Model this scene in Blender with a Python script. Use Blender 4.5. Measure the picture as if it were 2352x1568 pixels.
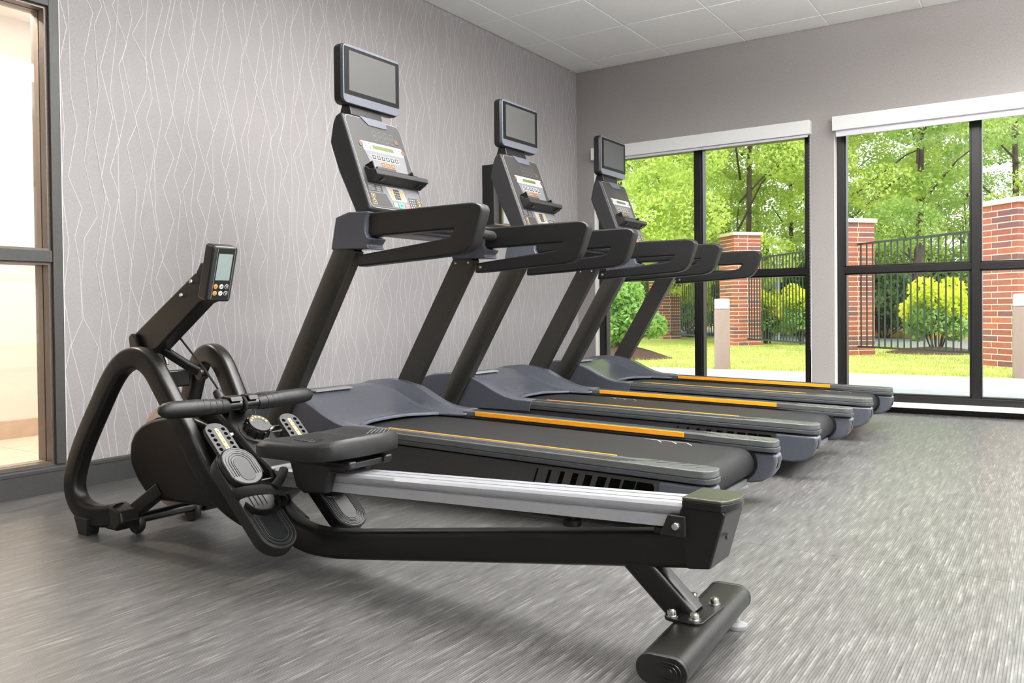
import bpy, bmesh, math, random
import numpy as np
from mathutils import Vector, Matrix, Euler

# ---------------------------------------------------------------- clear
for o in list(bpy.data.objects):
    bpy.data.objects.remove(o, do_unlink=True)
scene = bpy.context.scene
COL = scene.collection
random.seed(7)
RNG = np.random.default_rng(7)

# ---------------------------------------------------------------- camera
W_PX, H_PX, F_PX, PY = 2352.0, 1568.0, 1905.91, 743.61
CAM = Vector((3.48625, -6.31350, 0.73253))
YAW, PITCH, ROLL = -0.584422, -0.0157966, -0.0102576
_f = Vector((math.sin(YAW) * math.cos(PITCH), math.cos(YAW) * math.cos(PITCH), math.sin(PITCH)))
_r = Vector((math.cos(YAW), -math.sin(YAW), 0))
_u = _r.cross(_f)
R_ = _r * math.cos(ROLL) + _u * math.sin(ROLL)
U_ = -_r * math.sin(ROLL) + _u * math.cos(ROLL)
cd = bpy.data.cameras.new('camera')
cam = bpy.data.objects.new('camera', cd)
COL.objects.link(cam)
cam.matrix_world = Matrix(((R_.x, U_.x, -_f.x, CAM.x), (R_.y, U_.y, -_f.y, CAM.y), (R_.z, U_.z, -_f.z, CAM.z), (0, 0, 0, 1)))
cd.sensor_width = 36.0
cd.lens = F_PX / W_PX * 36.0
cd.shift_y = -(H_PX / 2 - PY) / W_PX
cd.clip_start = 0.05
cd.clip_end = 300
scene.camera = cam

# ---------------------------------------------------------------- world / light / exposure
world = bpy.data.worlds.new('sky')
scene.world = world
world.use_nodes = True
wn = world.node_tree.nodes
bg = wn['Background']
bg.inputs['Color'].default_value = (0.93, 0.97, 1.0, 1)
bg.inputs['Strength'].default_value = 2.7
sd = bpy.data.lights.new('sun', 'SUN')
sd.energy = 2.0
sd.angle = math.radians(25)
sd.color = (1.0, 0.95, 0.86)
sun = bpy.data.objects.new('sun', sd)
COL.objects.link(sun)
sun.rotation_euler = Euler((math.radians(38), 0, math.radians(20)))
scene.view_settings.view_transform = 'Standard'
scene.view_settings.look = 'None'
scene.view_settings.gamma = 1
scene.view_settings.use_curve_mapping = False
scene.view_settings.exposure = 0.25
LAMP_W = 42.0
UPLIGHT_W = 150.0     # suspended fill lights added out of view, shining at the ceiling
#          # watts per added ceiling luminaire
CORR_W = 46.0

# ---------------------------------------------------------------- materials
MATS = {}
def srgb(r, g, b):
    def c(v):
        v /= 255.0
        return v / 12.92 if v <= 0.04045 else ((v + 0.055) / 1.055) ** 2.4
    return (c(r), c(g), c(b), 1.0)

class NT:
    def __init__(s, name):
        m = bpy.data.materials.new(name); m.use_nodes = True
        s.m = m; s.t = m.node_tree; s.n = s.t.nodes; s.b = s.n['Principled BSDF']
        MATS[name] = m
    def add(s, typ, **kw):
        n = s.n.new(typ)
        for k, v in kw.items():
            if k in n.inputs.keys(): n.inputs[k].default_value = v
            else: setattr(n, k, v)
        return n
    def link(s, a, b): s.t.links.new(a, b)
    def coord(s, which='Object'):
        return s.n.new('ShaderNodeTexCoord').outputs[which]
    def mapping(s, src, scale=(1, 1, 1), rot=(0, 0, 0)):
        mp = s.n.new('ShaderNodeMapping'); mp.inputs['Scale'].default_value = scale
        mp.inputs['Rotation'].default_value = rot
        s.link(src, mp.inputs['Vector']); return mp.outputs['Vector']
    def ramp(s, src, stops):
        r = s.n.new('ShaderNodeValToRGB')
        while len(r.color_ramp.elements) < len(stops): r.color_ramp.elements.new(0.5)
        for e, (p, c) in zip(r.color_ramp.elements, stops):
            e.position = p; e.color = c
        s.link(src, r.inputs['Fac']); return r.outputs['Color']
    def bump(s, src, strength=0.2, dist=0.002):
        b = s.n.new('ShaderNodeBump'); b.inputs['Strength'].default_value = strength
        b.inputs['Distance'].default_value = dist
        s.link(src, b.inputs['Height']); s.link(b.outputs['Normal'], s.b.inputs['Normal'])

def plain(name, rgb, rough=0.5, metal=0.0, noise=0.0, nscale=60, bump=0.0, bdist=0.0006, spec=0.5, coat=0.0):
    """solid colour with a faint procedural mottling and grain"""
    k = NT(name)
    c = srgb(*rgb)
    k.b.inputs['Roughness'].default_value = rough
    k.b.inputs['Metallic'].default_value = metal
    k.b.inputs['Specular IOR Level'].default_value = spec
    k.b.inputs['Coat Weight'].default_value = coat
    no = k.add('ShaderNodeTexNoise'); no.inputs['Scale'].default_value = nscale; no.inputs['Detail'].default_value = 3
    k.link(k.coord(), no.inputs['Vector'])
    lo = tuple(v * (1 - noise) for v in c[:3]) + (1,)
    hi = tuple(min(1, v * (1 + noise)) for v in c[:3]) + (1,)
    k.link(k.ramp(no.outputs['Fac'], [(0.3, lo), (0.7, hi)]), k.b.inputs['Base Color'])
    if bump:
        n2 = k.add('ShaderNodeTexNoise'); n2.inputs['Scale'].default_value = 900; n2.inputs['Detail'].default_value = 1
        k.link(k.coord(), n2.inputs['Vector'])
        k.bump(n2.outputs['Fac'], bump, bdist)
    return k.m

plain('black_plastic', (16, 16, 17), 0.42, noise=0.12, bump=0.25)
plain('black_rubber', (15, 15, 16), 0.5, noise=0.15, bump=0.3)
plain('black_frame', (22, 20, 18), 0.36, metal=0.3, noise=0.1, bump=0.12)
plain('black_beam', (8, 8, 9), 0.34, metal=0.1, noise=0.1, bump=0.1)
plain('hole_black', (4, 4, 4), 0.95, noise=0.02, spec=0.05)  # the shade inside holes and vent slots, put into the colour
plain('gloss_black', (12, 12, 13), 0.3, noise=0.05)
plain('charcoal', (36, 36, 38), 0.52, noise=0.08, bump=0.2)
plain('skirt_charcoal', (50, 49, 49), 0.5, noise=0.08, bump=0.15)
plain('rail_grey', (84, 86, 86), 0.3, noise=0.06, bump=0.3)
plain('rail_side_grey', (62, 64, 68), 0.4, noise=0.06, bump=0.25)
plain('blue_grey', (76, 79, 88), 0.27, noise=0.05, bump=0.06)
plain('upright_metal', (76, 74, 69), 0.36, metal=0.75, noise=0.08, bump=0.08)
plain('handle_foam', (20, 20, 21), 0.38, noise=0.2, nscale=300, bump=0.5, bdist=0.0012)
plain('orange', (247, 163, 32), 0.45, noise=0.03)
plain('bezel_grey', (92, 95, 104), 0.36, noise=0.04)
plain('panel_grey', (50, 50, 50), 0.5, noise=0.03)
plain('panel_light', (104, 106, 110), 0.5, noise=0.03)
plain('panel_silver', (150, 150, 152), 0.45, noise=0.03)
plain('white_print', (222, 222, 220), 0.5, noise=0.02)
plain('brown_key', (96, 68, 52), 0.5, noise=0.03)
plain('amber_key', (214, 150, 66), 0.45, noise=0.03)
plain('green_key', (98, 212, 142), 0.45, noise=0.03)
plain('red_key', (228, 116, 110), 0.45, noise=0.03)
plain('lcd_green', (84, 98, 54), 0.35, noise=0.05)
plain('lcd_grey', (142, 156, 154), 0.22, noise=0.02)
plain('segment_grey', (80, 76, 74), 0.5, noise=0.02)
plain('gold_scale', (222, 184, 110), 0.45, noise=0.04)
plain('aluminium', (172, 174, 179), 0.42, metal=0.4, noise=0.03, bump=0.06)
plain('flywheel_metal', (176, 160, 148), 0.45, metal=0.3, noise=0.06)
plain('chrome', (210, 208, 204), 0.16, metal=1.0)
plain('olive_cap', (58, 60, 48), 0.3, noise=0.15, nscale=500, bump=0.2)
plain('strap_black', (14, 14, 16), 0.75, noise=0.2, nscale=400, bump=0.4)
plain('window_black', (20, 19, 19), 0.38, metal=0.2, noise=0.08)
plain('frame_bronze', (112, 100, 92), 0.42, metal=0.4, noise=0.06)
plain('frame_charcoal', (66, 66, 64), 0.5, noise=0.1, bump=0.1)
plain('base_charcoal', (62, 62, 63), 0.45, noise=0.08, bump=0.1)
plain('base_black', (24, 24, 24), 0.5, noise=0.05)
plain('white_paint', (236, 234, 228), 0.5, noise=0.02)
plain('shade_white', (243, 243, 242), 0.5, noise=0.01)
plain('shade_fabric', (226, 226, 234), 0.8, noise=0.02)
plain('corridor_paint', (240, 232, 222), 0.8, noise=0.02)
plain('corridor_tile', (214, 196, 176), 0.5, noise=0.06, nscale=12)
plain('corridor_base', (206, 182, 160), 0.55, noise=0.08, nscale=14)
plain('grout', (176, 158, 140), 0.9, noise=0.05)
plain('ceiling_tile', (247, 246, 243), 0.9, noise=0.015, nscale=30, bump=0.25, bdist=0.001)
plain('ceiling_tee', (246, 246, 244), 0.5, noise=0.01)
plain('room_paint', (204, 200, 196), 0.8, noise=0.03)
plain('cabinet_olive', (118, 112, 88), 0.4, metal=0.4, noise=0.1)
plain('cabinet_dark', (40, 34, 30), 0.4, noise=0.15)
plain('cabinet_panel', (202, 206, 208), 0.35, noise=0.03)
plain('sidewalk', (166, 166, 169), 0.9, noise=0.05, nscale=5, bump=0.3, bdist=0.002)
plain('asphalt', (132, 132, 138), 0.95, noise=0.12, nscale=14, bump=0.4, bdist=0.004)
plain('kerb', (208, 186, 140), 0.9, noise=0.08, nscale=8)
plain('kerb_yellow', (226, 186, 62), 0.8, noise=0.1, nscale=8)
plain('mortar', (242, 230, 212), 0.95, noise=0.08, nscale=40, bump=0.3)
plain('cap_stone', (222, 214, 200), 0.85, noise=0.06, nscale=14, bump=0.3)
plain('fence_iron', (40, 50, 50), 0.5, metal=0.2, noise=0.06)
plain('bollard_taupe', (156, 136, 122), 0.55, noise=0.03)
plain('bollard_lens', (196, 198, 198), 0.12, noise=0.02)
plain('post_blue', (150, 164, 176), 0.5, metal=0.2, noise=0.05)
plain('bark', (88, 74, 64), 0.95, noise=0.35, nscale=9, bump=0.6, bdist=0.02)
plain('mulch', (120, 88, 76), 0.98, noise=0.4, nscale=30, bump=0.9, bdist=0.02)
plain('troffer_frame', (240, 240, 240), 0.5)
for i, c in enumerate([(168, 98, 82), (156, 90, 78), (136, 92, 88), (178, 104, 82), (126, 86, 86), (160, 100, 90)]):
    plain('brick_%d' % i, c, 0.9, noise=0.14, nscale=26, bump=0.4, bdist=0.002)

def screen_mat(name, rgb, rough):
    k = NT(name)
    k.b.inputs['Base Color'].default_value = srgb(*rgb)
    k.b.inputs['Roughness'].default_value = rough
    no = k.add('ShaderNodeTexNoise'); no.inputs['Scale'].default_value = 3
    k.link(k.coord(), no.inputs['Vector'])
    k.link(k.ramp(no.outputs['Fac'], [(0, srgb(*[v * 0.96 for v in rgb])), (1, srgb(*[min(255, v * 1.04) for v in rgb]))]), k.b.inputs['Base Color'])
screen_mat('screen_grey', (74, 74, 74), 0.5)
MATS['screen_grey'].node_tree.nodes['Principled BSDF'].inputs['Specular IOR Level'].default_value = 0.3
screen_mat('screen_bezel', (20, 20, 22), 0.5)
MATS['screen_bezel'].node_tree.nodes['Principled BSDF'].inputs['Specular IOR Level'].default_value = 0.15

# leaf materials: translucent, per-leaf colour variation by noise
def leaf_mat(name, a, b, c):
    k = NT(name)
    no = k.add('ShaderNodeTexNoise'); no.inputs['Scale'].default_value = 1.7; no.inputs['Detail'].default_value = 6
    no.inputs['Roughness'].default_value = 0.75
    k.link(k.coord(), no.inputs['Vector'])
    col = k.ramp(no.outputs['Fac'], [(0.32, srgb(*a)), (0.5, srgb(*b)), (0.68, srgb(*c))])
    k.link(col, k.b.inputs['Base Color'])
    k.b.inputs['Roughness'].default_value = 0.55
    tr = k.add('ShaderNodeBsdfTranslucent'); k.link(col, tr.inputs['Color'])
    mx = k.add('ShaderNodeMixShader'); mx.inputs['Fac'].default_value = 0.45
    k.link(k.b.outputs['BSDF'], mx.inputs[1]); k.link(tr.outputs['BSDF'], mx.inputs[2])
    k.link(mx.outputs['Shader'], k.n['Material Output'].inputs['Surface'])
leaf_mat('leaf_bright', (146, 174, 76), (186, 206, 98), (220, 232, 136))
leaf_mat('leaf_mid', (116, 148, 72), (156, 184, 94), (196, 214, 126))
leaf_mat('leaf_dark', (84, 118, 66), (118, 150, 86), (154, 182, 110))
leaf_mat('leaf_yellow', (176, 206, 60), (232, 238, 74), (252, 250, 112))
leaf_mat('leaf_shrub', (122, 166, 84), (160, 198, 108), (200, 224, 140))
leaf_mat('grass_blade', (150, 168, 78), (186, 194, 106), (214, 214, 134))

def glass_mat(name, tint, refl):
    k = NT(name)
    k.n.remove(k.b)
    tr = k.add('ShaderNodeBsdfTransparent'); tr.inputs['Color'].default_value = tint
    gl = k.add('ShaderNodeBsdfGlossy'); gl.inputs['Roughness'].default_value = 0.02
    lw = k.add('ShaderNodeFresnel'); lw.inputs['IOR'].default_value = 1.45
    mu = k.add('ShaderNodeMath', operation='MULTIPLY'); mu.inputs[1].default_value = refl
    k.link(lw.outputs['Fac'], mu.inputs[0])
    mx = k.add('ShaderNodeMixShader')
    k.link(mu.outputs['Value'], mx.inputs['Fac']); k.link(tr.outputs['BSDF'], mx.inputs[1]); k.link(gl.outputs['BSDF'], mx.inputs[2])
    k.link(mx.outputs['Shader'], k.n['Material Output'].inputs['Surface'])
glass_mat('pane_glass', (0.96, 0.97, 0.96, 1), 0.8)
glass_mat('lens_glass', (0.9, 0.92, 0.92, 1), 1.0)

def emit_mat(name, rgb, s):
    k = NT(name); k.n.remove(k.b)
    e = k.add('ShaderNodeEmission'); e.inputs['Color'].default_value = rgb; e.inputs['Strength'].default_value = s
    k.link(e.outputs['Emission'], k.n['Material Output'].inputs['Surface'])
emit_mat('fill_diffuser', (1, 0.97, 0.93, 1), 3.0)

def floor_mat():
    """woven vinyl: light and dark yarns running along y, ribs and cross weave"""
    k = NT('woven_floor')
    co = k.coord('Object')
    sx = k.add('ShaderNodeSeparateXYZ'); k.link(co, sx.inputs[0])
    # yarn column index
    m1 = k.add('ShaderNodeMath', operation='DIVIDE'); k.link(sx.outputs['X'], m1.inputs[0]); m1.inputs[1].default_value = 0.0062
    fl = k.add('ShaderNodeMath', operation='FLOOR'); k.link(m1.outputs[0], fl.inputs[0])
    cx = k.add('ShaderNodeCombineXYZ'); 
    ym = k.add('ShaderNodeMath', operation='MULTIPLY'); k.link(sx.outputs['Y'], ym.inputs[0]); ym.inputs[1].default_value = 6.5
    xm = k.add('ShaderNodeMath', operation='MULTIPLY'); k.link(fl.outputs[0], xm.inputs[0]); xm.inputs[1].default_value = 5.37
    k.link(xm.outputs[0], cx.inputs[0]); k.link(ym.outputs[0], cx.inputs[1])
    no = k.add('ShaderNodeTexNoise'); no.inputs['Scale'].default_value = 1.0; no.inputs['Detail'].default_value = 3; no.inputs['Roughness'].default_value = 0.62
    k.link(cx.outputs[0], no.inputs['Vector'])
    # broad mottling
    n2 = k.add('ShaderNodeTexNoise'); n2.inputs['Scale'].default_value = 1.0; n2.inputs['Detail'].default_value = 3
    k.link(k.mapping(co, (34, 6.0, 1)), n2.inputs['Vector'])
    ad = k.add('ShaderNodeMath', operation='MULTIPLY_ADD'); k.link(n2.outputs['Fac'], ad.inputs[0]); ad.inputs[1].default_value = 0.28
    k.link(no.outputs['Fac'], ad.inputs[2])
    su = k.add('ShaderNodeMath', operation='SUBTRACT'); k.link(ad.outputs[0], su.inputs[0]); su.inputs[1].default_value = 0.14
    col = k.ramp(su.outputs[0], [(0.27, srgb(70, 69, 69)), (0.42, srgb(90, 89, 89)), (0.56, srgb(107, 106, 105)), (0.78, srgb(156, 155, 153))])
    # weave: dark gaps between ribs and cross threads
    def wave(sock, period, lo):
        a = k.add('ShaderNodeMath', operation='MULTIPLY'); k.link(sock, a.inputs[0]); a.inputs[1].default_value = 2 * math.pi / period
        b = k.add('ShaderNodeMath', operation='SINE'); k.link(a.outputs[0], b.inputs[0])
        r = k.add('ShaderNodeMapRange'); k.link(b.outputs[0], r.inputs['Value'])
        r.inputs['From Min'].default_value = -1; r.inputs['From Max'].default_value = -0.1
        r.inputs['To Min'].default_value = lo; r.inputs['To Max'].default_value = 1.0
        return r.outputs['Result']
    wx = wave(sx.outputs['X'], 0.0062, 0.42); wy = wave(sx.outputs['Y'], 0.0042, 0.66)
    w = k.add('ShaderNodeMath', operation='MULTIPLY'); k.link(wx, w.inputs[0]); k.link(wy, w.inputs[1])
    mx = k.add('ShaderNodeMix', data_type='RGBA', blend_type='MULTIPLY'); mx.inputs['Factor'].default_value = 1.0
    k.link(col, mx.inputs['A']); k.link(w.outputs[0], mx.inputs['B'])
    k.link(mx.outputs['Result'], k.b.inputs['Base Color'])
    k.b.inputs['Roughness'].default_value = 0.42
    k.b.inputs['Specular IOR Level'].default_value = 0.5
    k.bump(w.outputs[0], 0.06, 0.0010)
    k.b.inputs['Coat Weight'].default_value = 0.35; k.b.inputs['Coat Roughness'].default_value = 0.3
floor_mat()

def wallcover(name, base, warm):
    k = NT(name)
    co = k.coord('Object')
    a = k.add('ShaderNodeTexNoise'); a.inputs['Scale'].default_value = 1.0; a.inputs['Detail'].default_value = 2
    k.link(k.mapping(co, (420, 420, 90)), a.inputs['Vector'])
    b = k.add('ShaderNodeTexNoise'); b.inputs['Scale'].default_value = 1.0; b.inputs['Detail'].default_value = 2
    k.link(k.mapping(co, (90, 90, 520)), b.inputs['Vector'])
    ad = k.add('ShaderNodeMath', operation='ADD'); k.link(a.outputs['Fac'], ad.inputs[0]); k.link(b.outputs['Fac'], ad.inputs[1])
    c0 = srgb(*[v * 0.93 for v in base]); c1 = srgb(*[min(255, v * 1.06) for v in base])
    k.link(k.ramp(ad.outputs[0], [(0.7, c0), (1.0, c1)]), k.b.inputs['Base Color'])
    k.n['Color Ramp'].color_ramp.elements[0].position = 0.4
    k.n['Color Ramp'].color_ramp.elements[1].position = 0.6
    hv = k.add('ShaderNodeMath', operation='MULTIPLY'); hv.inputs[1].default_value = 0.5
    k.link(ad.outputs[0], hv.inputs[0])
    k.t.links.remove(k.n['Color Ramp'].inputs['Fac'].links[0]); k.link(hv.outputs[0], k.n['Color Ramp'].inputs['Fac'])
    k.b.inputs['Roughness'].default_value = 0.75
    k.bump(hv.outputs[0], 0.25, 0.0008)
wallcover('wallpaper', (166, 162, 163), 0)
wallcover('wallcover_back', (158, 153, 151), 0)
plain('wallpaper_line', (218, 218, 218), 0.6, noise=0.03)

def belt_mat():
    k = NT('belt')
    co = k.coord('Object')
    ch = k.add('ShaderNodeTexChecker'); ch.inputs['Scale'].default_value = 330
    ch.inputs['Color1'].default_value = srgb(40, 40, 41); ch.inputs['Color2'].default_value = srgb(28, 28, 29)
    k.link(co, ch.inputs['Vector'])
    k.link(ch.outputs['Color'], k.b.inputs['Base Color'])
    k.b.inputs['Roughness'].default_value = 0.55; k.b.inputs['Specular IOR Level'].default_value = 0.25
    k.bump(ch.outputs['Fac'], 0.3, 0.0006)
belt_mat()

def lawn_mat():
    k = NT('lawn_ground')
    no = k.add('ShaderNodeTexNoise'); no.inputs['Scale'].default_value = 2.2; no.inputs['Detail'].default_value = 9; no.inputs['Roughness'].default_value = 0.72
    k.link(k.coord(), no.inputs['Vector'])
    k.link(k.ramp(no.outputs['Fac'], [(0.32, srgb(150, 168, 74)), (0.5, srgb(184, 194, 100)), (0.68, srgb(218, 216, 140))]), k.b.inputs['Base Color'])
    k.b.inputs['Roughness'].default_value = 0.95
    k.bump(no.outputs['Fac'], 0.8, 0.03)
lawn_mat()

# ---------------------------------------------------------------- mesh helpers
class MB:
    """collects shapes; build() links them as ONE mesh object"""
    def __init__(s): s.v = []; s.f = []
    def add(s, vs, fs):
        o = len(s.v); s.v.extend([tuple(v) for v in vs]); s.f.extend([tuple(i + o for i in f) for f in fs]); return s
    def box(s, lo, hi, M=None):
        x0, y0, z0 = lo; x1, y1, z1 = hi
        vs = [Vector(p) for p in ((x0, y0, z0), (x1, y0, z0), (x1, y1, z0), (x0, y1, z0), (x0, y0, z1), (x1, y0, z1), (x1, y1, z1), (x0, y1, z1))]
        if M is not None: vs = [M @ v for v in vs]
        return s.add(vs, [(0, 3, 2, 1), (4, 5, 6, 7), (0, 1, 5, 4), (1, 2, 6, 5), (2, 3, 7, 6), (3, 0, 4, 7)])
    def prism(s, poly, a, b, axes='xz', M=None):
        """extrude a 2-D polygon; axes = plane of poly, extruded along the third axis from a to b"""
        n = len(poly); third = [c for c in 'xyz' if c not in axes][0]
        def mk(p, t):
            d = {axes[0]: p[0], axes[1]: p[1], third: t}; v = Vector((d['x'], d['y'], d['z']))
            return M @ v if M is not None else v
        vs = [mk(p, a) for p in poly] + [mk(p, b) for p in poly]
        fs = [tuple(range(n)), tuple(range(2 * n - 1, n - 1, -1))]
        fs += [(i, i + n, (i + 1) % n + n, (i + 1) % n) for i in range(n)]
        return s.add(vs, fs)
    def sweep(s, path, section, up=(0, 1, 0), closed=False, caps=True):
        """sweep a 2-D section [(a,b)]: a along side axis (= up vector), b along in-plane normal"""
        P = [Vector(p) for p in path]; n = len(P); k = len(section); up = Vector(up)
        rings = []
        for i in range(n):
            if closed: t = P[(i + 1) % n] - P[i - 1]
            else: t = P[min(i + 1, n - 1)] - P[max(i - 1, 0)]
            t.normalize(); nrm = t.cross(up).normalized(); sd_ = nrm.cross(t).normalized()
            sec = section[i] if isinstance(section[0][0], (tuple, list)) else section
            rings.append([P[i] + sd_ * a + nrm * b for a, b in sec])
        k = len(rings[0]); vs = [v for r in rings for v in r]; fs = []
        for i in range(n if closed else n - 1):
            j = (i + 1) % n
            for q in range(k): fs.append((i * k + q, i * k + (q + 1) % k, j * k + (q + 1) % k, j * k + q))
        if caps and not closed: fs += [tuple(range(k - 1, -1, -1)), tuple(range((n - 1) * k, n * k))]
        return s.add(vs, fs)
    def tube(s, path, r, seg=12, caps=True):
        up = Vector((0, 0, 1))
        d = Vector(path[-1]) - Vector(path[0])
        if abs(d.normalized().z) > 0.9: up = Vector((0, 1, 0))
        return s.sweep(path, [(r * math.cos(2 * math.pi * i / seg), r * math.sin(2 * math.pi * i / seg)) for i in range(seg)], up, caps=caps)
    def lathe(s, prof, c=(0, 0, 0), axis='z', seg=24, M=None):
        """prof: [(radius, height)]"""
        c = Vector(c); vs = []; fs = []; n = len(prof)
        for i in range(seg):
            a = 2 * math.pi * i / seg
            for r, h in prof:
                p = {'z': (r * math.cos(a), r * math.sin(a), h), 'y': (r * math.sin(a), h, r * math.cos(a)), 'x': (h, r * math.cos(a), r * math.sin(a))}[axis]
                v = Vector(p)
                if M is not None: v = M @ v
                vs.append(c + v)
        for i in range(seg):
            j = (i + 1) % seg
            for q in range(n - 1): fs.append((i * n + q, j * n + q, j * n + q + 1, i * n + q + 1))
        if prof[0][0] > 1e-5: fs.append(tuple(i * n for i in range(seg - 1, -1, -1)))
        if prof[-1][0] > 1e-5: fs.append(tuple(i * n + n - 1 for i in range(seg)))
        return s.add(vs, fs)
    def grid(s, rows):
        m = len(rows[0]); vs = [v for r in rows for v in r]
        fs = [(i * m + j, i * m + j + 1, (i + 1) * m + j + 1, (i + 1) * m + j) for i in range(len(rows) - 1) for j in range(m - 1)]
        return s.add(vs, fs)
    def build(s, name, mat, parent=None, bevel=0.0, seg=2, smooth=True, off=None, solid=0.0, subsurf=0, fix=True):
        me = bpy.data.meshes.new(name)
        vs = s.v if off is None else [(x - off[0], y - off[1], z - off[2]) for x, y, z in s.v]
        me.from_pydata(vs, [], s.f)
        if fix:
            bm = bmesh.new(); bm.from_mesh(me)
            bmesh.ops.recalc_face_normals(bm, faces=bm.faces); bm.to_mesh(me); bm.free()
        me.materials.append(MATS[mat])
        if smooth:
            me.polygons.foreach_set('use_smooth', [True] * len(me.polygons))
        o = bpy.data.objects.new(name, me); COL.objects.link(o)
        if parent is not None: o.parent = parent
        if solid: 
            md = o.modifiers.new('solid', 'SOLIDIFY'); md.thickness = solid; md.offset = -1
        if subsurf:
            md = o.modifiers.new('sub', 'SUBSURF'); md.levels = subsurf; md.render_levels = subsurf
        if bevel:
            md = o.modifiers.new('bevel', 'BEVEL'); md.width = bevel; md.segments = seg; md.limit_method = 'ANGLE'; md.angle_limit = math.radians(35)
            md.harden_normals = True
        elif smooth:
            try: me.set_sharp_from_angle(angle=math.radians(38))
            except Exception: pass
        return o

def empty(name, loc, rz=0.0):
    o = bpy.data.objects.new(name, None); COL.objects.link(o)
    o.empty_display_size = 0.2; o.location = loc; o.rotation_euler = (0, 0, rz); return o
def tag(o, label=None, cat=None, group=None, kind=None):
    if label: o['label'] = label
    if cat: o['category'] = cat
    if group: o['group'] = group
    if kind: o['kind'] = kind
    return o
def copy_tree(o, parent=None):
    c = o.copy(); COL.objects.link(c); c.parent = parent
    for ch in [x for x in KIDS.get(o.name, [])]: copy_tree(ch, c)
    return c
KIDS = {}
def index_kids():
    KIDS.clear()
    for x in bpy.data.objects:
        if x.parent is not None: KIDS.setdefault(x.parent.name, []).append(x)
def box_obj(name, lo, hi, mat, parent=None, bevel=0.0, kind=None, label=None):
    o = MB().box(lo, hi).build(name, mat, parent, bevel=bevel, smooth=bool(bevel))
    if kind: o['kind'] = kind
    if label: o['label'] = label
    return o
def rrect(a, b, r, seg=4):
    """rounded rectangle section, half sizes a, b"""
    out = []
    for cx, cy, st in ((a - r, b - r, 0), (-a + r, b - r, 90), (-a + r, -b + r, 180), (a - r, -b + r, 270)):
        for i in range(seg + 1):
            t = math.radians(st + 90 * i / seg); out.append((cx + r * math.cos(t), cy + r * math.sin(t)))
    return out
def smooth_path(pts, n=6):
    """Catmull-Rom"""
    P = [Vector(p) for p in pts]; out = []
    for i in range(len(P) - 1):
        p0 = P[max(i - 1, 0)]; p1 = P[i]; p2 = P[i + 1]; p3 = P[min(i + 2, len(P) - 1)]
        for k in range(n):
            t = k / n
            out.append(0.5 * ((2 * p1) + (p2 - p0) * t + (2 * p0 - 5 * p1 + 4 * p2 - p3) * t * t + (3 * p1 - p0 - 3 * p2 + p3) * t ** 3))
    out.append(P[-1]); return out
def interp(x, pts):
    return float(np.interp(x, [p[0] for p in pts], [p[1] for p in pts]))

# ================================================================ ROOM
XR, YF, H = 6.4, -9.2, 2.7706
floor = box_obj('floor', (-0.02, YF, -0.12), (XR, 0.0, -0.004), 'base_black', kind='structure')
seams = [YF, -7.43, -5.59, -3.755, -1.92, 0.0]
for a, b in zip(seams[:-1], seams[1:]):
    box_obj('floor_strip', (0.0, a + 0.0003, -0.004), (XR, b - 0.0003, 0.0), 'woven_floor', floor)

# wallpaper wall (x = 0) with the corridor glazing opening
wl = MB()
GY0, GY1, GZ0, GZ1 = -5.62, -4.452, 0.085, 2.06
wl.box((-0.12, GY1, 0), (0, 0.0, H + 0.1)).box((-0.12, YF, 0), (0, GY0, H + 0.1)).box((-0.12, GY0, GZ1), (0, GY1, H + 0.1)).box((-0.12, GY0, 0), (0, GY1, GZ0))
wall_left = wl.build('wall_left', 'wallpaper', smooth=False); tag(wall_left, kind='structure')
# printed zig-zag lines of the wallpaper: thin raised ribbons
ln = MB()
def ribbon(pts, w, d0):
    for (y0, z0), (y1, z1) in zip(pts[:-1], pts[1:]):
        d = Vector((y1 - y0, z1 - z0)); n = Vector((-d.y, d.x)).normalized() * w / 2
        ln.add([(d0, y0 + n.x, z0 + n.y), (d0, y1 + n.x, z1 + n.y), (d0, y1 - n.x, z1 - n.y), (d0, y0 - n.x, z0 - n.y)], [(0, 1, 2, 3)])
rl = random.Random(11)
y = -4.44; nl_ = 0
while y < -0.02:
    z = 0.107 - rl.random() * 0.1; s_ = rl.choice((-1, 1)); x_ = y; pts = [(min(max(y, -4.448), -0.004), 0.107)]
    while z < H:
        z += 0.09 + rl.random() * 0.2
        x_ = y + s_ * (0.006 + rl.random() * 0.034); s_ = -s_ if rl.random() < 0.88 else s_
        pts.append((min(max(x_, -4.448), -0.004), min(z, H)))
    nl_ += 1; ribbon(pts, 0.0026, 0.0006 + 0.00022 * (nl_ % 5))
    y += 0.032 + rl.random() * 0.022
wlines = ln.build('wallpaper_lines', 'wallpaper_line', wall_left, smooth=False, fix=False)
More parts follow.
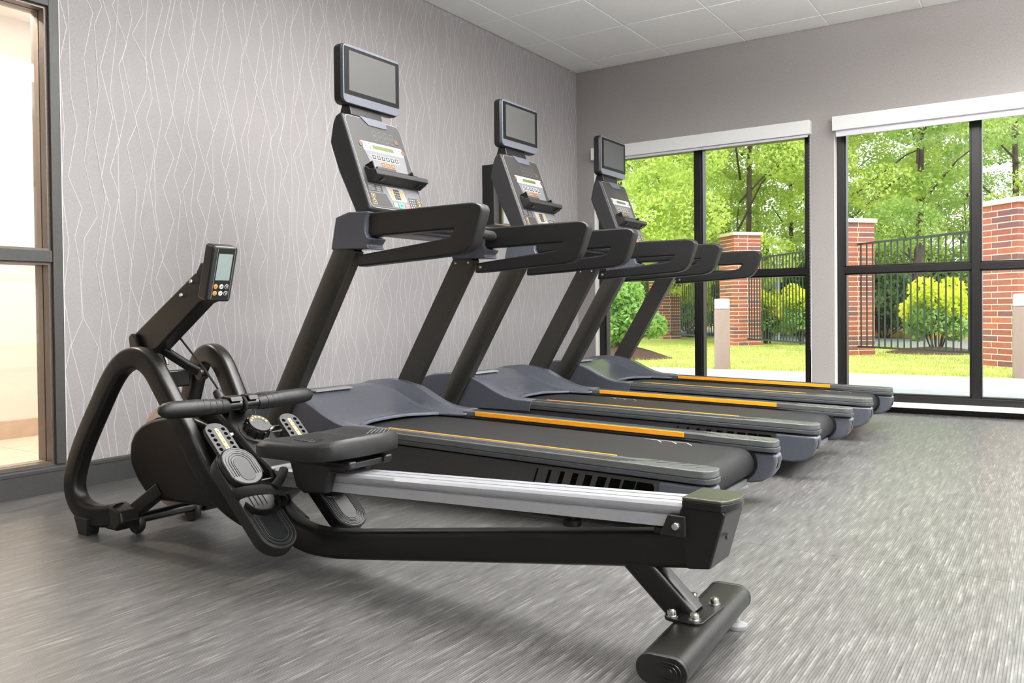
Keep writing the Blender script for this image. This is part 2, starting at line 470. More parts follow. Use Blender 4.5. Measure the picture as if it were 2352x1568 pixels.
# room sides out of the picture
wr = MB(); RY0, RY1, RZ0, RZ1 = -7.6, -0.7, 0.08, 2.3
wr.box((XR, YF, 0), (XR + 0.12, RY0, H + 0.1)).box((XR, RY1, 0), (XR + 0.12, 0.25, H + 0.1)).box((XR, RY0, RZ1), (XR + 0.12, RY1, H + 0.1)).box((XR, RY0, 0), (XR + 0.12, RY1, RZ0))
tag(wr.build('wall_right', 'room_paint', smooth=False), kind='structure')
w4 = empty('fill_window', (XR + 0.06, (RY0 + RY1) / 2, RZ0)); o4 = tuple(w4.location); tag(w4, 'long black framed window added out of view in the right hand wall for daylight', kind='structure')  # unseen window, added to bring more daylight onto the ceiling
for k in range(7):
    yk = RY0 + 0.03 + (RY1 - RY0 - 0.06) * k / 6
    MB().box((XR + 0.02, yk - 0.026, RZ0), (XR + 0.1, yk + 0.026, RZ1)).build('mullion', 'window_black', w4, smooth=False, off=o4)
    if k < 6:
        yn = RY0 + 0.03 + (RY1 - RY0 - 0.06) * (k + 1) / 6
        MB().box((XR + 0.058, yk + 0.026, RZ0 + 0.05), (XR + 0.064, yn - 0.026, RZ1 - 0.05)).build('pane', 'pane_glass', w4, smooth=False, off=o4)
        for za in (RZ0, RZ1 - 0.05): MB().box((XR + 0.02, yk + 0.026, za), (XR + 0.1, yn - 0.026, za + 0.05)).build('rail', 'window_black', w4, smooth=False, off=o4)
tag(box_obj('wall_front', (-0.12, YF - 0.12, 0), (XR + 0.12, YF, H + 0.1), 'room_paint'), kind='structure')
# window wall (y = 0 .. 0.25)
WZ0, WZ1 = 0.042, 2.06
W1 = (0.165, 1.955); W2 = (2.118, 5.1)
wb = MB()
wb.box((-0.12, 0, WZ1), (XR + 0.12, 0.25, H + 0.1)).box((-0.12, 0, -0.1), (XR + 0.12, 0.25, WZ0))
for a, b in ((-0.12, W1[0]), (W1[1], W2[0]), (W2[1], XR + 0.12)): wb.box((a, 0, WZ0), (b, 0.25, WZ1))
wall_back = wb.build('wall_back', 'wallcover_back', smooth=False); tag(wall_back, kind='structure')
# baseboards
bb = MB()
prof = [(0.0005, 0), (0.013, 0), (0.013, 0.088), (0.0165, 0.09), (0.0165, 0.102), (0.011, 0.107), (0.0005, 0.107)]
bb.prism([(p[0], p[1]) for p in prof], -9.19, -0.002, 'xz')
tag(bb.build('baseboard_left', 'base_charcoal', smooth=False), kind='structure')
tag(box_obj('baseboard_back', (0.0165, -0.012, 0.0), (XR, -0.0005, 0.041), 'base_black'), kind='structure')

# ceiling: slab, tiles, tees
ceiling = box_obj('ceiling', (-0.12, YF, H + 0.03), (XR, 0.0, H + 0.1), 'room_paint', kind='structure')
GA, GB, S = 0.2642, 0.2564, 0.6096
xs = [0.0] + [GA + i * S for i in range(20) if GA + i * S < XR - 0.05] + [XR]
ys = [0.0] + [-(GB + i * S) for i in range(20) if -(GB + i * S) > YF + 0.05] + [YF]
lamp_cells = {}
LAMPS = [(3, 5), (6, 4), (8, 7), (8, 11), (9, 1), (9, 13), (7, 2)]
for (i, j) in LAMPS: lamp_cells[(i, j)] = 1; lamp_cells[(i, j + 1)] = 2
tile_cache = {}
for i in range(len(xs) - 1):
    for j in range(len(ys) - 1):
        if (i, j) in lamp_cells: continue
        sx_, sy_ = xs[i + 1] - xs[i], ys[j] - ys[j + 1]
        key = (round(sx_, 3), round(sy_, 3))
        g = 0.0055
        if key not in tile_cache:
            o = MB().box((-sx_ / 2 + g, -sy_ / 2 + g, 0.0), (sx_ / 2 - g, sy_ / 2 - g, 0.02)).build('ceiling_tile', 'ceiling_tile', ceiling, bevel=0.003, seg=2)
            tile_cache[key] = o
        else:
            o = tile_cache[key].copy(); COL.objects.link(o)
        o.location = ((xs[i] + xs[i + 1]) / 2, (ys[j] + ys[j + 1]) / 2, H)
for x in xs[1:-1]: box_obj('ceiling_tee', (x - 0.006, YF, H + 0.0035), (x + 0.006, 0, H + 0.03), 'ceiling_tee', ceiling)
for yy in ys[1:-1]: box_obj('ceiling_tee', (0, yy - 0.006, H + 0.004), (XR, yy + 0.006, H + 0.0295), 'ceiling_tee', ceiling)
# luminaires added to the grid, behind and beside the view, to brighten the room
NAMES = ['beside the rowing machine', 'over the open floor by the windows', 'to the right of the camera', 'behind the camera', 'in the corner by the right window', 'at the rear of the room', 'over the floor before the right window']
for (i, j), nm in zip(LAMPS, NAMES):
    x0, x1, y1, y0 = xs[i], xs[i + 1], ys[j], ys[j + 2]
    r = empty('added_ceiling_light', ((x0 + x1) / 2, (y0 + y1) / 2, H))
    tag(r, 'white recessed rectangular ceiling light added out of view ' + nm, 'light', 'added recessed ceiling lights')
    hx, hy = (x1 - x0) / 2 - 0.008, (y1 - y0) / 2 - 0.008
    fr = MB()
    for lo, hi in (((-hx, -hy, -0.002), (hx, -hy + 0.03, 0.025)), ((-hx, hy - 0.03, -0.002), (hx, hy, 0.025)), ((-hx, -hy + 0.03, -0.002), (-hx + 0.03, hy - 0.03, 0.025)), ((hx - 0.03, -hy + 0.03, -0.002), (hx, hy - 0.03, 0.025))): fr.box(lo, hi)
    fr.build('light_frame', 'troffer_frame', r, smooth=False)
    MB().box((-hx + 0.03, -hy + 0.03, 0.004), (hx - 0.03, hy - 0.03, 0.012)).build('diffuser', 'fill_diffuser', r, smooth=False)
    ld = bpy.data.lights.new('panel_light', 'AREA'); ld.shape = 'RECTANGLE'; ld.size = 2 * hx - 0.07; ld.size_y = 2 * hy - 0.07
    ld.energy = LAMP_W; ld.color = (1, 0.985, 0.97); ld.spread = math.radians(170)
    lo = bpy.data.objects.new('panel_light', ld); COL.objects.link(lo); lo.parent = r; lo.location = (0, 0, -0.006)

for (px_, py_, k_, nm) in ((2.60, -3.2, 1.1, 'closest to the treadmills'), (4.5, -2.2, 0.9, 'by the right window'), (4.6, -5.6, 0.9, 'at the camera end of the room')):  # unseen uplights, added to lift the ceiling and soften the room light
    r = empty('added_uplight', (px_, py_, 2.16)); tag(r, 'white suspended linear uplight added out of view ' + nm, 'light', 'added suspended uplights')
    MB().prism([(-0.07, 0.05), (-0.06, 0.0), (0.06, 0.0), (0.07, 0.05), (0.064, 0.05), (0.055, 0.01), (-0.055, 0.01), (-0.064, 0.05)], -0.6, 0.6, 'xz').build('trough', 'troffer_frame', r, smooth=False)
    for yv in (-0.5, 0.5): MB().tube([(0, yv, 0.008), (0, yv, H - 2.16 + 0.004)], 0.004, 8).build('hanger', 'troffer_frame', r)
    ld = bpy.data.lights.new('uplight', 'AREA'); ld.shape = 'RECTANGLE'; ld.size = 0.1; ld.size_y = 1.16; ld.energy = UPLIGHT_W * k_; ld.color = (1, 0.985, 0.97)
    lo = bpy.data.objects.new('uplight', ld); COL.objects.link(lo); lo.parent = r; lo.location = (0, 0, 0.03); lo.rotation_euler = (math.pi, 0, 0)
# ---------------------------------------------------------------- windows in the window wall
def window(name, x0, x1, mull, lab):
    r = empty(name, ((x0 + x1) / 2, 0.12, WZ0)); tag(r, lab, kind='structure'); off = tuple(r.location)
    FY0, FY1 = 0.07, 0.165; fw = 0.05
    zb, zt = 0.06, WZ1
    def bx(nm, lo, hi, mat='window_black', bev=0.003): return MB().box(lo, hi).build(nm, mat, r, bevel=bev, off=off)
    bx('jamb', (x0 + 0.004, FY0, zb), (x0 + 0.004 + fw, FY1, zt))
    bx('jamb', (x1 - 0.004 - fw, FY0, zb), (x1 - 0.004, FY1, zt))
    bx('head', (x0 + 0.004 + fw, FY0, zt - fw), (x1 - 0.004 - fw, FY1, zt))
    bx('bottom_rail', (x0 + 0.004 + fw, FY0, zb), (x1 - 0.004 - fw, FY1, zb + 0.047))
    cols = [x0 + 0.004 + fw] + mull + [x1 - 0.004 - fw]
    for m in mull: bx('mullion', (m - 0.026, FY0, zb + 0.047), (m + 0.026, FY1, zt - fw))
    for k in range(len(cols) - 1):
        a = cols[k] + (0.026 if k else 0); b = cols[k + 1] - (0.026 if k < len(cols) - 2 else 0)
        bx('transom', (a, FY0, 0.978), (b, FY1, 1.026))
        for (z0, z1) in ((zb + 0.047, 0.978), (1.026, zt - fw)):
            bx('pane', (a, 0.113, z0), (b, 0.119, z1), 'pane_glass', 0)
            gs = MB()   # glazing stops round the pane
            for lo, hi in (((a, FY0 + 0.012, z0), (a + 0.011, FY1 - 0.012, z1)), ((b - 0.011, FY0 + 0.012, z0), (b, FY1 - 0.012, z1)), ((a, FY0 + 0.012, z0), (b, FY1 - 0.012, z0 + 0.009)), ((a, FY0 + 0.012, z1 - 0.009), (b, FY1 - 0.012, z1))): gs.box(lo, hi)
            gs.build('glazing_stop', 'window_black', r, smooth=False, off=off)
    bx('sill_board', (x0 - 0.05, -0.12, 0.0425), (x1 + 0.05, 0.0, 0.06), 'white_paint', 0.003)
    bx('sill_board', (x0 + 0.002, 0.0, 0.0425), (x1 - 0.002, 0.07, 0.06), 'white_paint', 0)
    bx('reveal', (x0, 0.0005, 0.06), (x0 + 0.004, FY0, zt), 'white_paint', 0)
    bx('reveal', (x1 - 0.004, 0.0005, 0.06), (x1, FY0, zt), 'white_paint', 0)
    return r
window('window_1', W1[0], W1[1], [1.06], 'black framed window behind the treadmills, four panes over a white sill')
window('window_2', W2[0], W2[1], [3.008, 4.05], 'wide black framed window on the right with a brick pier outside')

def roller(x0, x1, hang, label, chain):
    r = empty('roller_shade', ((x0 + x1) / 2, -0.03, 2.0)); off = tuple(r.location)
    tag(r, label, 'roller shade', 'roller shades over the windows')
    MB().prism([(-0.058, 2.0), (-0.058, 2.1), (-0.001, 2.1), (-0.001, 2.0)], x0, x1, 'yz').build('cassette', 'shade_white', r, bevel=0.002, off=off)
    MB().box((x0 + 0.02, -0.034, 2.0 - hang), (x1 - 0.02, -0.031, 2.0)).build('shade_cloth', 'shade_fabric', r, smooth=False, off=off)
    MB().prism([(-0.04, 2.0 - hang - 0.016), (-0.04, 2.0 - hang + 0.003), (-0.025, 2.0 - hang + 0.003), (-0.025, 2.0 - hang - 0.016)], x0 + 0.02, x1 - 0.02, 'yz').build('bottom_bar', 'shade_fabric', r, bevel=0.003, off=off)
    ch = MB()
    for k in range(60):
        z = 1.99 - k * 0.026
        ch.lathe([(0.0, -0.004), (0.003, -0.002), (0.003, 0.002), (0.0, 0.004)], (chain, -0.02, z), 'z', 6)
    ch.tube([(chain, -0.02, 2.0), (chain, -0.02, 0.42)], 0.0012, 5)
    ch.build('bead_chain', 'panel_silver', r, off=off)
roller(0.165, 1.962, 0.004, 'white roller shade box over the window behind the treadmills', 1.95)
roller(2.117, 5.1, 0.028, 'white roller shade box with a strip of cloth showing over the right window', 5.05)

# ---------------------------------------------------------------- corridor glazing at the left (window_3) and the corridor
g3 = empty('window_3', (-0.05, -5.0, 0.0)); off3 = tuple(g3.location)
tag(g3, 'tall charcoal framed interior glazing at the left onto a bright corridor', kind='structure')
def g3b(nm, lo, hi, mat, bev=0.002): return MB().box(lo, hi).build(nm, mat, g3, bevel=bev, off=off3)
g3b('jamb', (-0.115, GY1 - 0.042, GZ0 + 0.03), (0.012, GY1 - 0.001, GZ1), 'frame_charcoal')
g3b('jamb', (-0.115, GY0 + 0.001, GZ0 + 0.03), (0.012, GY0 + 0.043, GZ1), 'frame_charcoal')
g3b('head', (-0.115, GY0 + 0.043, GZ1 - 0.055), (0.012, GY1 - 0.042, GZ1 - 0.001), 'frame_charcoal')
g3b('bottom_rail', (-0.115, GY0 + 0.001, GZ0 + 0.001), (0.006, GY1 - 0.001, GZ0 + 0.03), 'frame_charcoal')
g3b('transom', (-0.07, GY0 + 0.043, 0.952), (0.008, GY1 - 0.042, 1.0), 'frame_charcoal')
ji, jo = GY1 - 0.042, GY0 + 0.043
for z0, z1 in ((GZ0 + 0.03, 0.952), (1.0, GZ1 - 0.055)):
    g3b('pane', (-0.052, jo, z0), (-0.046, ji, z1), 'pane_glass', 0)
    for xa, xb, d, nm in ((-0.045, -0.004, 0.012, 'glazing_bead'), (-0.11, -0.053, 0.012, 'glazing_bead')):
        m = MB()
        m.box((xa, ji - d, z0), (xb, ji, z1)).box((xa, jo, z0), (xb, jo + d, z1)).box((xa, jo + d, z0), (xb, ji - d, z0 + 0.01)).box((xa, jo + d, z1 - 0.01), (xb, ji - d, z1))
        m.build(nm, 'frame_bronze', g3, smooth=False, off=off3)
# white corner trim where the paper ends
tag(box_obj('trim_1', (0.0002, GY1 + 0.0005, 0.107), (0.004, GY1 + 0.006, H), 'white_paint'), kind='structure')
# corridor shell
CX = -1.74
cw = MB(); cw.box((CX - 0.1, -7.5, 0), (CX, -1.0, 2.7)).box((CX, -1.0, 0), (-0.12, -0.9, 2.7)).box((CX, -7.6, 0), (-0.12, -7.5, 2.7))
tag(cw.build('wall_corridor', 'corridor_paint', smooth=False), kind='structure')
tag(box_obj('ceiling_corridor', (CX, -7.5, 2.51), (-0.12, -1.0, 2.6), 'corridor_paint'), kind='structure')
cf = box_obj('floor_corridor', (CX, -7.5, -0.1), (-0.12, -1.0, -0.004), 'grout', kind='structure')
TS = 0.345
i0 = 0
tproto = None
yy = -7.48
while yy < -1.1:
    xx = CX + 0.004
    while xx < -0.2:
        w = min(TS, -0.122 - xx)
        if abs(w - TS) < 1e-6:
            if tproto is None:
                tproto = MB().box((0.002, 0.002, -0.004), (TS - 0.002, TS - 0.002, 0.0)).build('floor_tile', 'corridor_tile', cf, smooth=False)
                t = tproto
            else:
                t = tproto.copy(); COL.objects.link(t)
            t.location = (xx, yy, 0)
        else:
            t = MB().box((0.002, 0.002, -0.004), (w, TS - 0.002, 0.0)).build('floor_tile', 'corridor_tile', cf, smooth=False); t.location = (xx, yy, 0)
        xx += TS
    yy += TS
bbc = box_obj('baseboard_corridor', (CX + 0.0005, -7.49, 0), (CX + 0.004, -1.01, 0.105), 'grout', kind='structure')
yy = -7.48; tp = None
while yy < -1.3:
    if tp is None:
        tp = MB().box((CX + 0.004, 0.0015, 0.001), (CX + 0.012, TS - 0.0015, 0.109)).build('base_tile', 'corridor_base', bbc, bevel=0.0015); t = tp
    else:
        t = tp.copy(); COL.objects.link(t)
    t.location = (0, yy, 0); yy += TS
# corridor lamps (on the corridor ceiling)
for k, (cx_, cy_, wq, lab) in enumerate(((-0.85, -4.75, 1.0, 'round ceiling light in the corridor beyond the left glazing'), (-0.9, -2.9, 0.8, 'round ceiling light farther along the corridor'))):
    r = empty('corridor_light', (cx_, cy_, 2.51)); tag(r, lab, 'light', 'corridor ceiling lights')
    MB().lathe([(0.0, -0.03), (0.15, -0.03), (0.17, -0.02), (0.17, 0.0)], (0, 0, 0), 'z', 24).build('housing', 'troffer_frame', r)
    ld = bpy.data.lights.new('corridor_lamp', 'AREA'); ld.shape = 'DISK'; ld.size = 0.26; ld.energy = CORR_W * wq; ld.color = (1, 0.94, 0.86)
    lo = bpy.data.objects.new('corridor_lamp', ld); COL.objects.link(lo); lo.parent = r; lo.location = (0, 0, -0.036)

r = empty('added_corridor_spot', (-0.55, -4.55, 2.51)); tag(r, 'small spotlight added to the corridor ceiling for warm light through the glazing', 'light')  # invented spot, stands in for warm light slanting through the glazing
MB().lathe([(0.0, -0.012), (0.05, -0.012), (0.055, 0.0)], (0, 0, 0), 'z', 20).build('rose', 'troffer_frame', r)
aim = (Vector((0.75, -4.95, 0.0)) - Vector((-0.55, -4.55, 2.45))).normalized()
qm = Vector((0, 0, -1)).rotation_difference(aim)
MB().lathe([(0.0, 0.05), (0.038, 0.05), (0.042, 0.04), (0.042, -0.05), (0.036, -0.05), (0.036, -0.02), (0.0, -0.02)], (0, 0, -0.06), 'z', 20, qm.to_matrix().to_4x4()).build('lamp_can', 'troffer_frame', r)
sp = bpy.data.lights.new('spot_lamp', 'SPOT'); sp.energy = 520; sp.spot_size = math.radians(58); sp.spot_blend = 0.7; sp.shadow_soft_size = 0.03; sp.color = (1, 0.86, 0.72)
so = bpy.data.objects.new('spot_lamp', sp); COL.objects.link(so); so.parent = r; so.location = Vector((0, 0, -0.06)) + aim * 0.055
so.rotation_mode = 'QUATERNION'; so.rotation_quaternion = qm

# ---------------------------------------------------------------- recessed cabinet on the wallpaper wall
cb = empty('wall_cabinet', (0.0, -1.12, 1.36)); oc = tuple(cb.location)
tag(cb, 'dark framed shallow cabinet with a pale panel on the wallpapered wall', 'cabinet')
def cbb(nm, lo, hi, mat, bev=0.002): return MB().box(lo, hi).build(nm, mat, cb, bevel=bev, off=oc)
cbb('back_panel', (0.001, -1.40, 1.36), (0.012, -0.78, 1.775), 'cabinet_dark', 0)
cbb('side_panel', (0.001, -1.416, 1.352), (0.1, -1.40, 1.783), 'gloss_black')
cbb('side_panel', (0.001, -0.78, 1.352), (0.1, -0.765, 1.783), 'gloss_black')
cbb('top_panel', (0.001, -1.40, 1.775), (0.1, -0.78, 1.783), 'cabinet_olive')
cbb('bottom_panel', (0.001, -1.40, 1.352), (0.1, -0.78, 1.362), 'cabinet_olive')
cbb('inner_frame', (0.012, -1.20, 1.362), (0.028, -1.182, 1.775), 'cabinet_olive')
cbb('inner_frame', (0.012, -1.182, 1.362), (0.028, -0.78, 1.385), 'cabinet_olive')
cbb('inner_frame', (0.012, -1.182, 1.745), (0.028, -0.78, 1.775), 'cabinet_olive')
cbb('door_panel', (0.012, -1.182, 1.385), (0.018, -1.07, 1.70), 'cabinet_panel', 0)
cbb('door_panel', (0.012, -1.07, 1.385), (0.022, -0.78, 1.745), 'charcoal', 0)
MB().lathe([(0.0, 0.0), (0.006, 0.0), (0.006, 0.006), (0.0, 0.008)], (0.022, -1.04, 1.56), 'x', 12).build('latch', 'chrome', cb, off=oc)


# ================================================================ TREADMILL
OT = (1.55, 0.0, 0.0)
def make_treadmill():
    root = empty('treadmill', (1.55, 0, 0))
    SL = 0.022
    def sh(mb):
        mb.v = [(x, y, z + (2.25 - x) * SL) for x, y, z in mb.v]; return mb
    def B(mb, nm, mat, parent=root, **k):
        return mb.build(nm, mat, parent, off=OT, **k)
    # --- running deck frame under the belt
    B(sh(MB().box((0.60, -0.275, 0.135), (2.44, 0.275, 0.196))), 'deck_board', 'black_plastic', smooth=False)
    B(sh(MB().box((0.60, -0.33, 0.075), (2.40, -0.29, 0.15)).box((0.60, 0.29, 0.075), (2.40, 0.33, 0.15)).box((2.34, -0.30, 0.075), (2.39, 0.30, 0.115)).box((1.0, -0.30, 0.075), (1.05, 0.30, 0.115))), 'base_frame', 'charcoal', bevel=0.003)
    # --- belt: closed loop round the rear roller
    zt = 0.213
    loop = [(0.78, zt), (2.475, zt)]
    for i in range(1, 13):
        a = math.radians(90 - 180 * i / 12); loop.append((2.475 + 0.056 * math.cos(a), zt - 0.056 + 0.056 * math.sin(a)))
    loop += [(0.78, zt - 0.112)]
    for i in range(1, 12):
        a = math.radians(270 - 180 * i / 12); loop.append((0.78 + 0.056 * math.cos(a), zt - 0.056 + 0.056 * math.sin(a)))
    inner = [(x, z) for x, z in loop]
    cz = zt - 0.056
    n = len(loop); vs = []; 
    def shrink(p):
        x, z = p; cx = min(max(x, 0.78), 2.475); d = Vector((x - cx, z - cz)); d = d * (0.0535 / 0.056); return (cx + d.x, cz + d.y)
    mb = MB()
    for y in (-0.28, 0.28):
        pass
    o_ = [(x, -0.28, z) for x, z in loop] + [(x, 0.28, z) for x, z in loop] + [(shrink(p)[0], -0.28, shrink(p)[1]) for p in loop] + [(shrink(p)[0], 0.28, shrink(p)[1]) for p in loop]
    fs = []
    for i in range(n):
        j = (i + 1) % n
        fs += [(i, j, n + j, n + i), (2 * n + i, 3 * n + i, 3 * n + j, 2 * n + j), (i, 2 * n + i, 2 * n + j, j), (n + i, n + j, 3 * n + j, 3 * n + i)]
    mb.add(o_, fs)
    B(sh(mb), 'belt', 'belt')
    B(sh(MB().lathe([(0.0, -0.292), (0.052, -0.292), (0.052, 0.292), (0.0, 0.292)], (2.475, 0, cz), 'y', 20)), 'rear_roller', 'black_plastic')
    # --- side rails
    ZR0, ZR1 = 0.204, 0.246
    for s in (-1, 1):
        def pl(pts): return [(x, s * y) for x, y in pts]
        plan = [(1.16, 0.385), (1.16, 0.298), (2.31, 0.298), (2.35, 0.286), (2.385, 0.284), (2.57, 0.284), (2.592, 0.287), (2.602, 0.296), (2.607, 0.32), (2.605, 0.352), (2.596, 0.372), (2.58, 0.382), (2.55, 0.385)]
        rail = B(sh(MB().prism(pl(plan), 0.222, ZR1, 'xy')), 'side_rail', 'rail_grey', bevel=0.004)
        B(sh(MB().prism(pl([(x + (0.004 if x > 2.5 else 0), y) for x, y in plan]), ZR0, 0.222, 'xy')), 'rail_edge', 'rail_side_grey', rail, bevel=0.004)
        # ribs on the rail top
        for k in range(4):
            yv = s * (0.335 + 0.013 * k)
            B(sh(MB().box((1.18, yv - 0.0016, ZR1 - 0.001), (2.36 - 0.02 * k, yv + 0.0016, ZR1 + 0.0012))), 'rail_rib', 'rail_side_grey', rail, smooth=False)
        # slanted grip grooves on the rear pad
        for k in range(5):
            x0 = 2.36 + 0.045 * k
            B(sh(MB().add([(x0, s * 0.335, ZR1 + 0.0006), (x0 + 0.003, s * 0.335, ZR1 + 0.0006), (x0 + 0.043, s * 0.294, ZR1 + 0.0006), (x0 + 0.040, s * 0.294, ZR1 + 0.0006), (x0, s * 0.335, ZR1 - 0.002), (x0 + 0.003, s * 0.335, ZR1 - 0.002), (x0 + 0.043, s * 0.294, ZR1 - 0.002), (x0 + 0.040, s * 0.294, ZR1 - 0.002)],
                         [(0, 1, 2, 3), (4, 7, 6, 5), (0, 4, 5, 1), (1, 5, 6, 2), (2, 6, 7, 3), (3, 7, 4, 0)])), 'grip_groove', 'black_plastic', rail, smooth=False)
        # orange strip along the inner edge
        B(sh(MB().box((1.235, s * 0.2915 if s > 0 else -0.2985, 0.2275), (2.248, s * 0.2985 if s > 0 else -0.2915, ZR1 + 0.0012))), 'orange_strip', 'orange', bevel=0.001)
        B(sh(MB().box((1.16, min(s * 0.2925, s * 0.2985), 0.216), (2.33, max(s * 0.2925, s * 0.2985), 0.2185))), 'inner_lip', 'black_plastic', smooth=False)
        # rear end cap, curving under
        prof = [(2.43, 0.198), (2.606, 0.198), (2.608, 0.170), (2.600, 0.138), (2.582, 0.110), (2.552, 0.090), (2.51, 0.080), (2.46, 0.080), (2.43, 0.088)]
        cap = B(sh(MB().prism(prof, s * 0.296, s * 0.383, 'xz')), 'end_cap', 'blue_grey', bevel=0.012, seg=3)
        B(sh(MB().prism([(2.59, 0.184), (2.6085, 0.184), (2.6098, 0.170), (2.6035, 0.143), (2.59, 0.143)], s * 0.325, s * 0.358, 'xz')), 'cap_slot', 'gloss_black', cap, smooth=False)
        # inner recess disc where the roller ends
        B(sh(MB().lathe([(0.0, 0.0), (0.066, 0.0), (0.066, 0.006), (0.0, 0.006)], (2.475, 0.287 if s > 0 else -0.293, cz), 'y', 24)), 'roller_cover', 'black_plastic')
        # side skirt with slanted vent slots
        sk = B(sh(MB().box((0.62, min(s * 0.352, s * 0.376), 0.092), (2.44, max(s * 0.352, s * 0.376), 0.198))), 'side_skirt', 'skirt_charcoal', smooth=False)
        for k in range(9):
            w = 0.006 + 0.0052 * k
            x0 = 1.985 + 0.047 * k; lean = 0.026
            p = [(x0, 0.186), (x0 + w, 0.186), (x0 + w - lean, 0.112), (x0 - lean, 0.112)]
            if k == 8: p = [(x0, 0.186), (x0 + 0.05, 0.186), (x0 + 0.056, 0.178), (x0 + 0.056, 0.118), (x0 + 0.05, 0.112), (x0 - lean, 0.112)]
            B(sh(MB().prism(p, s * 0.37, s * 0.3768, 'xz')), 'vent_slot', 'hole_black', sk, smooth=False)
        # levelling feet
        for x in (2.10,):
            B(MB().lathe([(0.0, 0.0), (0.028, 0.0), (0.03, 0.004), (0.03, 0.02), (0.012, 0.026), (0.012, 0.034), (0.008, 0.036), (0.008, 0.10)], (x, s * 0.335, 0), 'z', 20), 'levelling_foot', 'gloss_black')
        # front wheel block
        B(MB().lathe([(0.0, -0.02), (0.04, -0.02), (0.045, -0.012), (0.045, 0.012), (0.04, 0.02), (0.0, 0.02)], (0.55, s * 0.30, 0.045), 'y', 18), 'transport_wheel', 'black_rubber')
    B(sh(MB().box((2.485, -0.285, 0.076), (2.503, 0.285, 0.098))), 'rear_crossbar', 'panel_light', bevel=0.002)
    # --- motor hood: ridge profile at the sides, scooped centre
    RID = [(0.42, 0.335), (0.47, 0.365), (0.55, 0.388), (0.65, 0.398), (0.75, 0.394), (0.837, 0.374), (0.90, 0.348), (0.96, 0.318), (1.03, 0.291), (1.09, 0.278), (1.2, 0.2745)]
    CEN = [(0.42, 0.335), (0.47, 0.360), (0.55, 0.378), (0.65, 0.378), (0.75, 0.346), (0.85, 0.302), (0.92, 0.276), (1.0, 0.260), (1.2, 0.252)]
    def sst(a, b, v):
        t = min(1, max(0, (v - a) / (b - a))); return t * t * (3 - 2 * t)
    cols = [-0.394, -0.39, -0.38, -0.365, -0.345, -0.325, -0.305, -0.292, -0.28, -0.265, -0.24, -0.2, -0.14, -0.07, 0]
    cols = cols + [-c for c in cols[-2::-1]]
    rows = []
    NX = 30
    for i in range(NX + 1):
        t = i / NX; row = []
        for v in cols:
            a = abs(v)
            xe = 0.975 + 0.09 * (min(a, 0.285) / 0.285) ** 3 + (1.185 - 1.065) * sst(0.262, 0.294, a)
            x = 0.42 + (xe - 0.42) * t
            k = sst(0.285, 0.325, a)
            z = interp(x, CEN) * (1 - k) + interp(x, RID) * k
            drop = 0.006 * sst(0.375, 0.394, a) ** 2
            row.append((x, v, z - drop))
        rows.append(row)
    front = [[(x - 0.01 - 0.006 * q, v, z - 0.04 - 0.085 * q) for x, v, z in rows[0]] for q in (1.6, 0)]
    hood = B(MB().grid(front + rows), 'motor_hood', 'blue_grey', solid=0.012)
    for s in (-1, 1):
        p = [(0.40, 0.20)] + [(x, z - 0.006) for x, z in RID[1:]] + [(1.185, 0.216), (0.90, 0.216)]
        B(MB().prism(p, s * 0.386, s * 0.394, 'xz'), 'hood_side', 'blue_grey', hood, bevel=0.003)
    # light lip along the hood edge
    lip = []
    for k in range(25):
        v = -0.262 + 0.524 * k / 24; a = abs(v)
        xe = 0.975 + 0.09 * (min(a, 0.285) / 0.285) ** 3
        kk = sst(0.285, 0.325, a); z = interp(xe, CEN) * (1 - kk) + interp(xe, RID) * kk
        lip.append((xe + 0.001, v, z - 0.005))
    B(MB().sweep(lip, rrect(0.0065, 0.004, 0.003, 3), (0, 0, 1)), 'hood_lip', 'bezel_grey', hood)
    # caution label on the hood top
    Ml = Matrix.Translation((0.665, -0.05, 0.3785)) @ Euler((0, 0.06, 0)).to_matrix().to_4x4()
    lb = B(MB().box((-0.022, -0.115, -0.004), (0.022, 0.115, 0.0035), Ml), 'hood_label', 'panel_silver', hood, bevel=0.002)
    B(MB().box((0.47, -0.372, 0.09), (0.62, 0.372, 0.215)), 'front_frame', 'charcoal', smooth=False)
    # --- uprights
    def axis(z): return 0.77 + (z - 0.40) * 0.609
    for s in (-1, 1):
        sec = [(-0.029, -0.066), (0.018, -0.066), (0.029, -0.05), (0.035, -0.02), (0.035, 0.02), (0.029, 0.05), (0.018, 0.066), (-0.029, 0.066)]
        sec = [(a * s, b * 0.86) for a, b in sec]
        up = B(MB().sweep([(axis(0.13), s * 0.397, 0.13), (axis(1.0), s * 0.397, 1.0)], sec, (0, 1, 0)), 'upright', 'upright_metal', bevel=0.004, seg=2)
        for dx in (-0.035, 0.04):
            B(MB().lathe([(0.0, -0.004), (0.0055, -0.004), (0.0075, -0.001), (0.0075, 0.003), (0.0, 0.003)], (axis(0.962) + dx, s * 0.3665, 0.962), 'y', 12), 'bolt', 'chrome', up)
        # corner bracket holding the handlebar
        p = [(1.068, 0.982), (1.096, 1.108), (1.165, 1.1255), (1.272, 1.120), (1.258, 1.10), (1.254, 1.04), (1.262, 1.022), (1.284, 1.016), (1.262, 0.992), (1.272, 0.976)]
        B(MB().prism(p, s * 0.345, s * 0.437, 'xz'), 'corner_bracket', 'blue_grey', bevel=0.006)
        # handlebar loop (upper bar, end, lower bar)
        c = [(1.23, 1.1175), (1.50, 1.1185), (1.74, 1.119), (1.765, 1.116), (1.785, 1.107), (1.794, 1.092), (1.788, 1.07), (1.757, 0.985), (1.74, 0.96), (1.715, 0.944), (1.68, 0.936), (1.5, 0.926), (1.19, 0.911), (1.197, 0.957), (1.53, 0.988), (1.625, 0.997), (1.646, 1.003), (1.658, 1.014), (1.666, 1.029), (1.45, 1.027), (1.23, 1.024)]
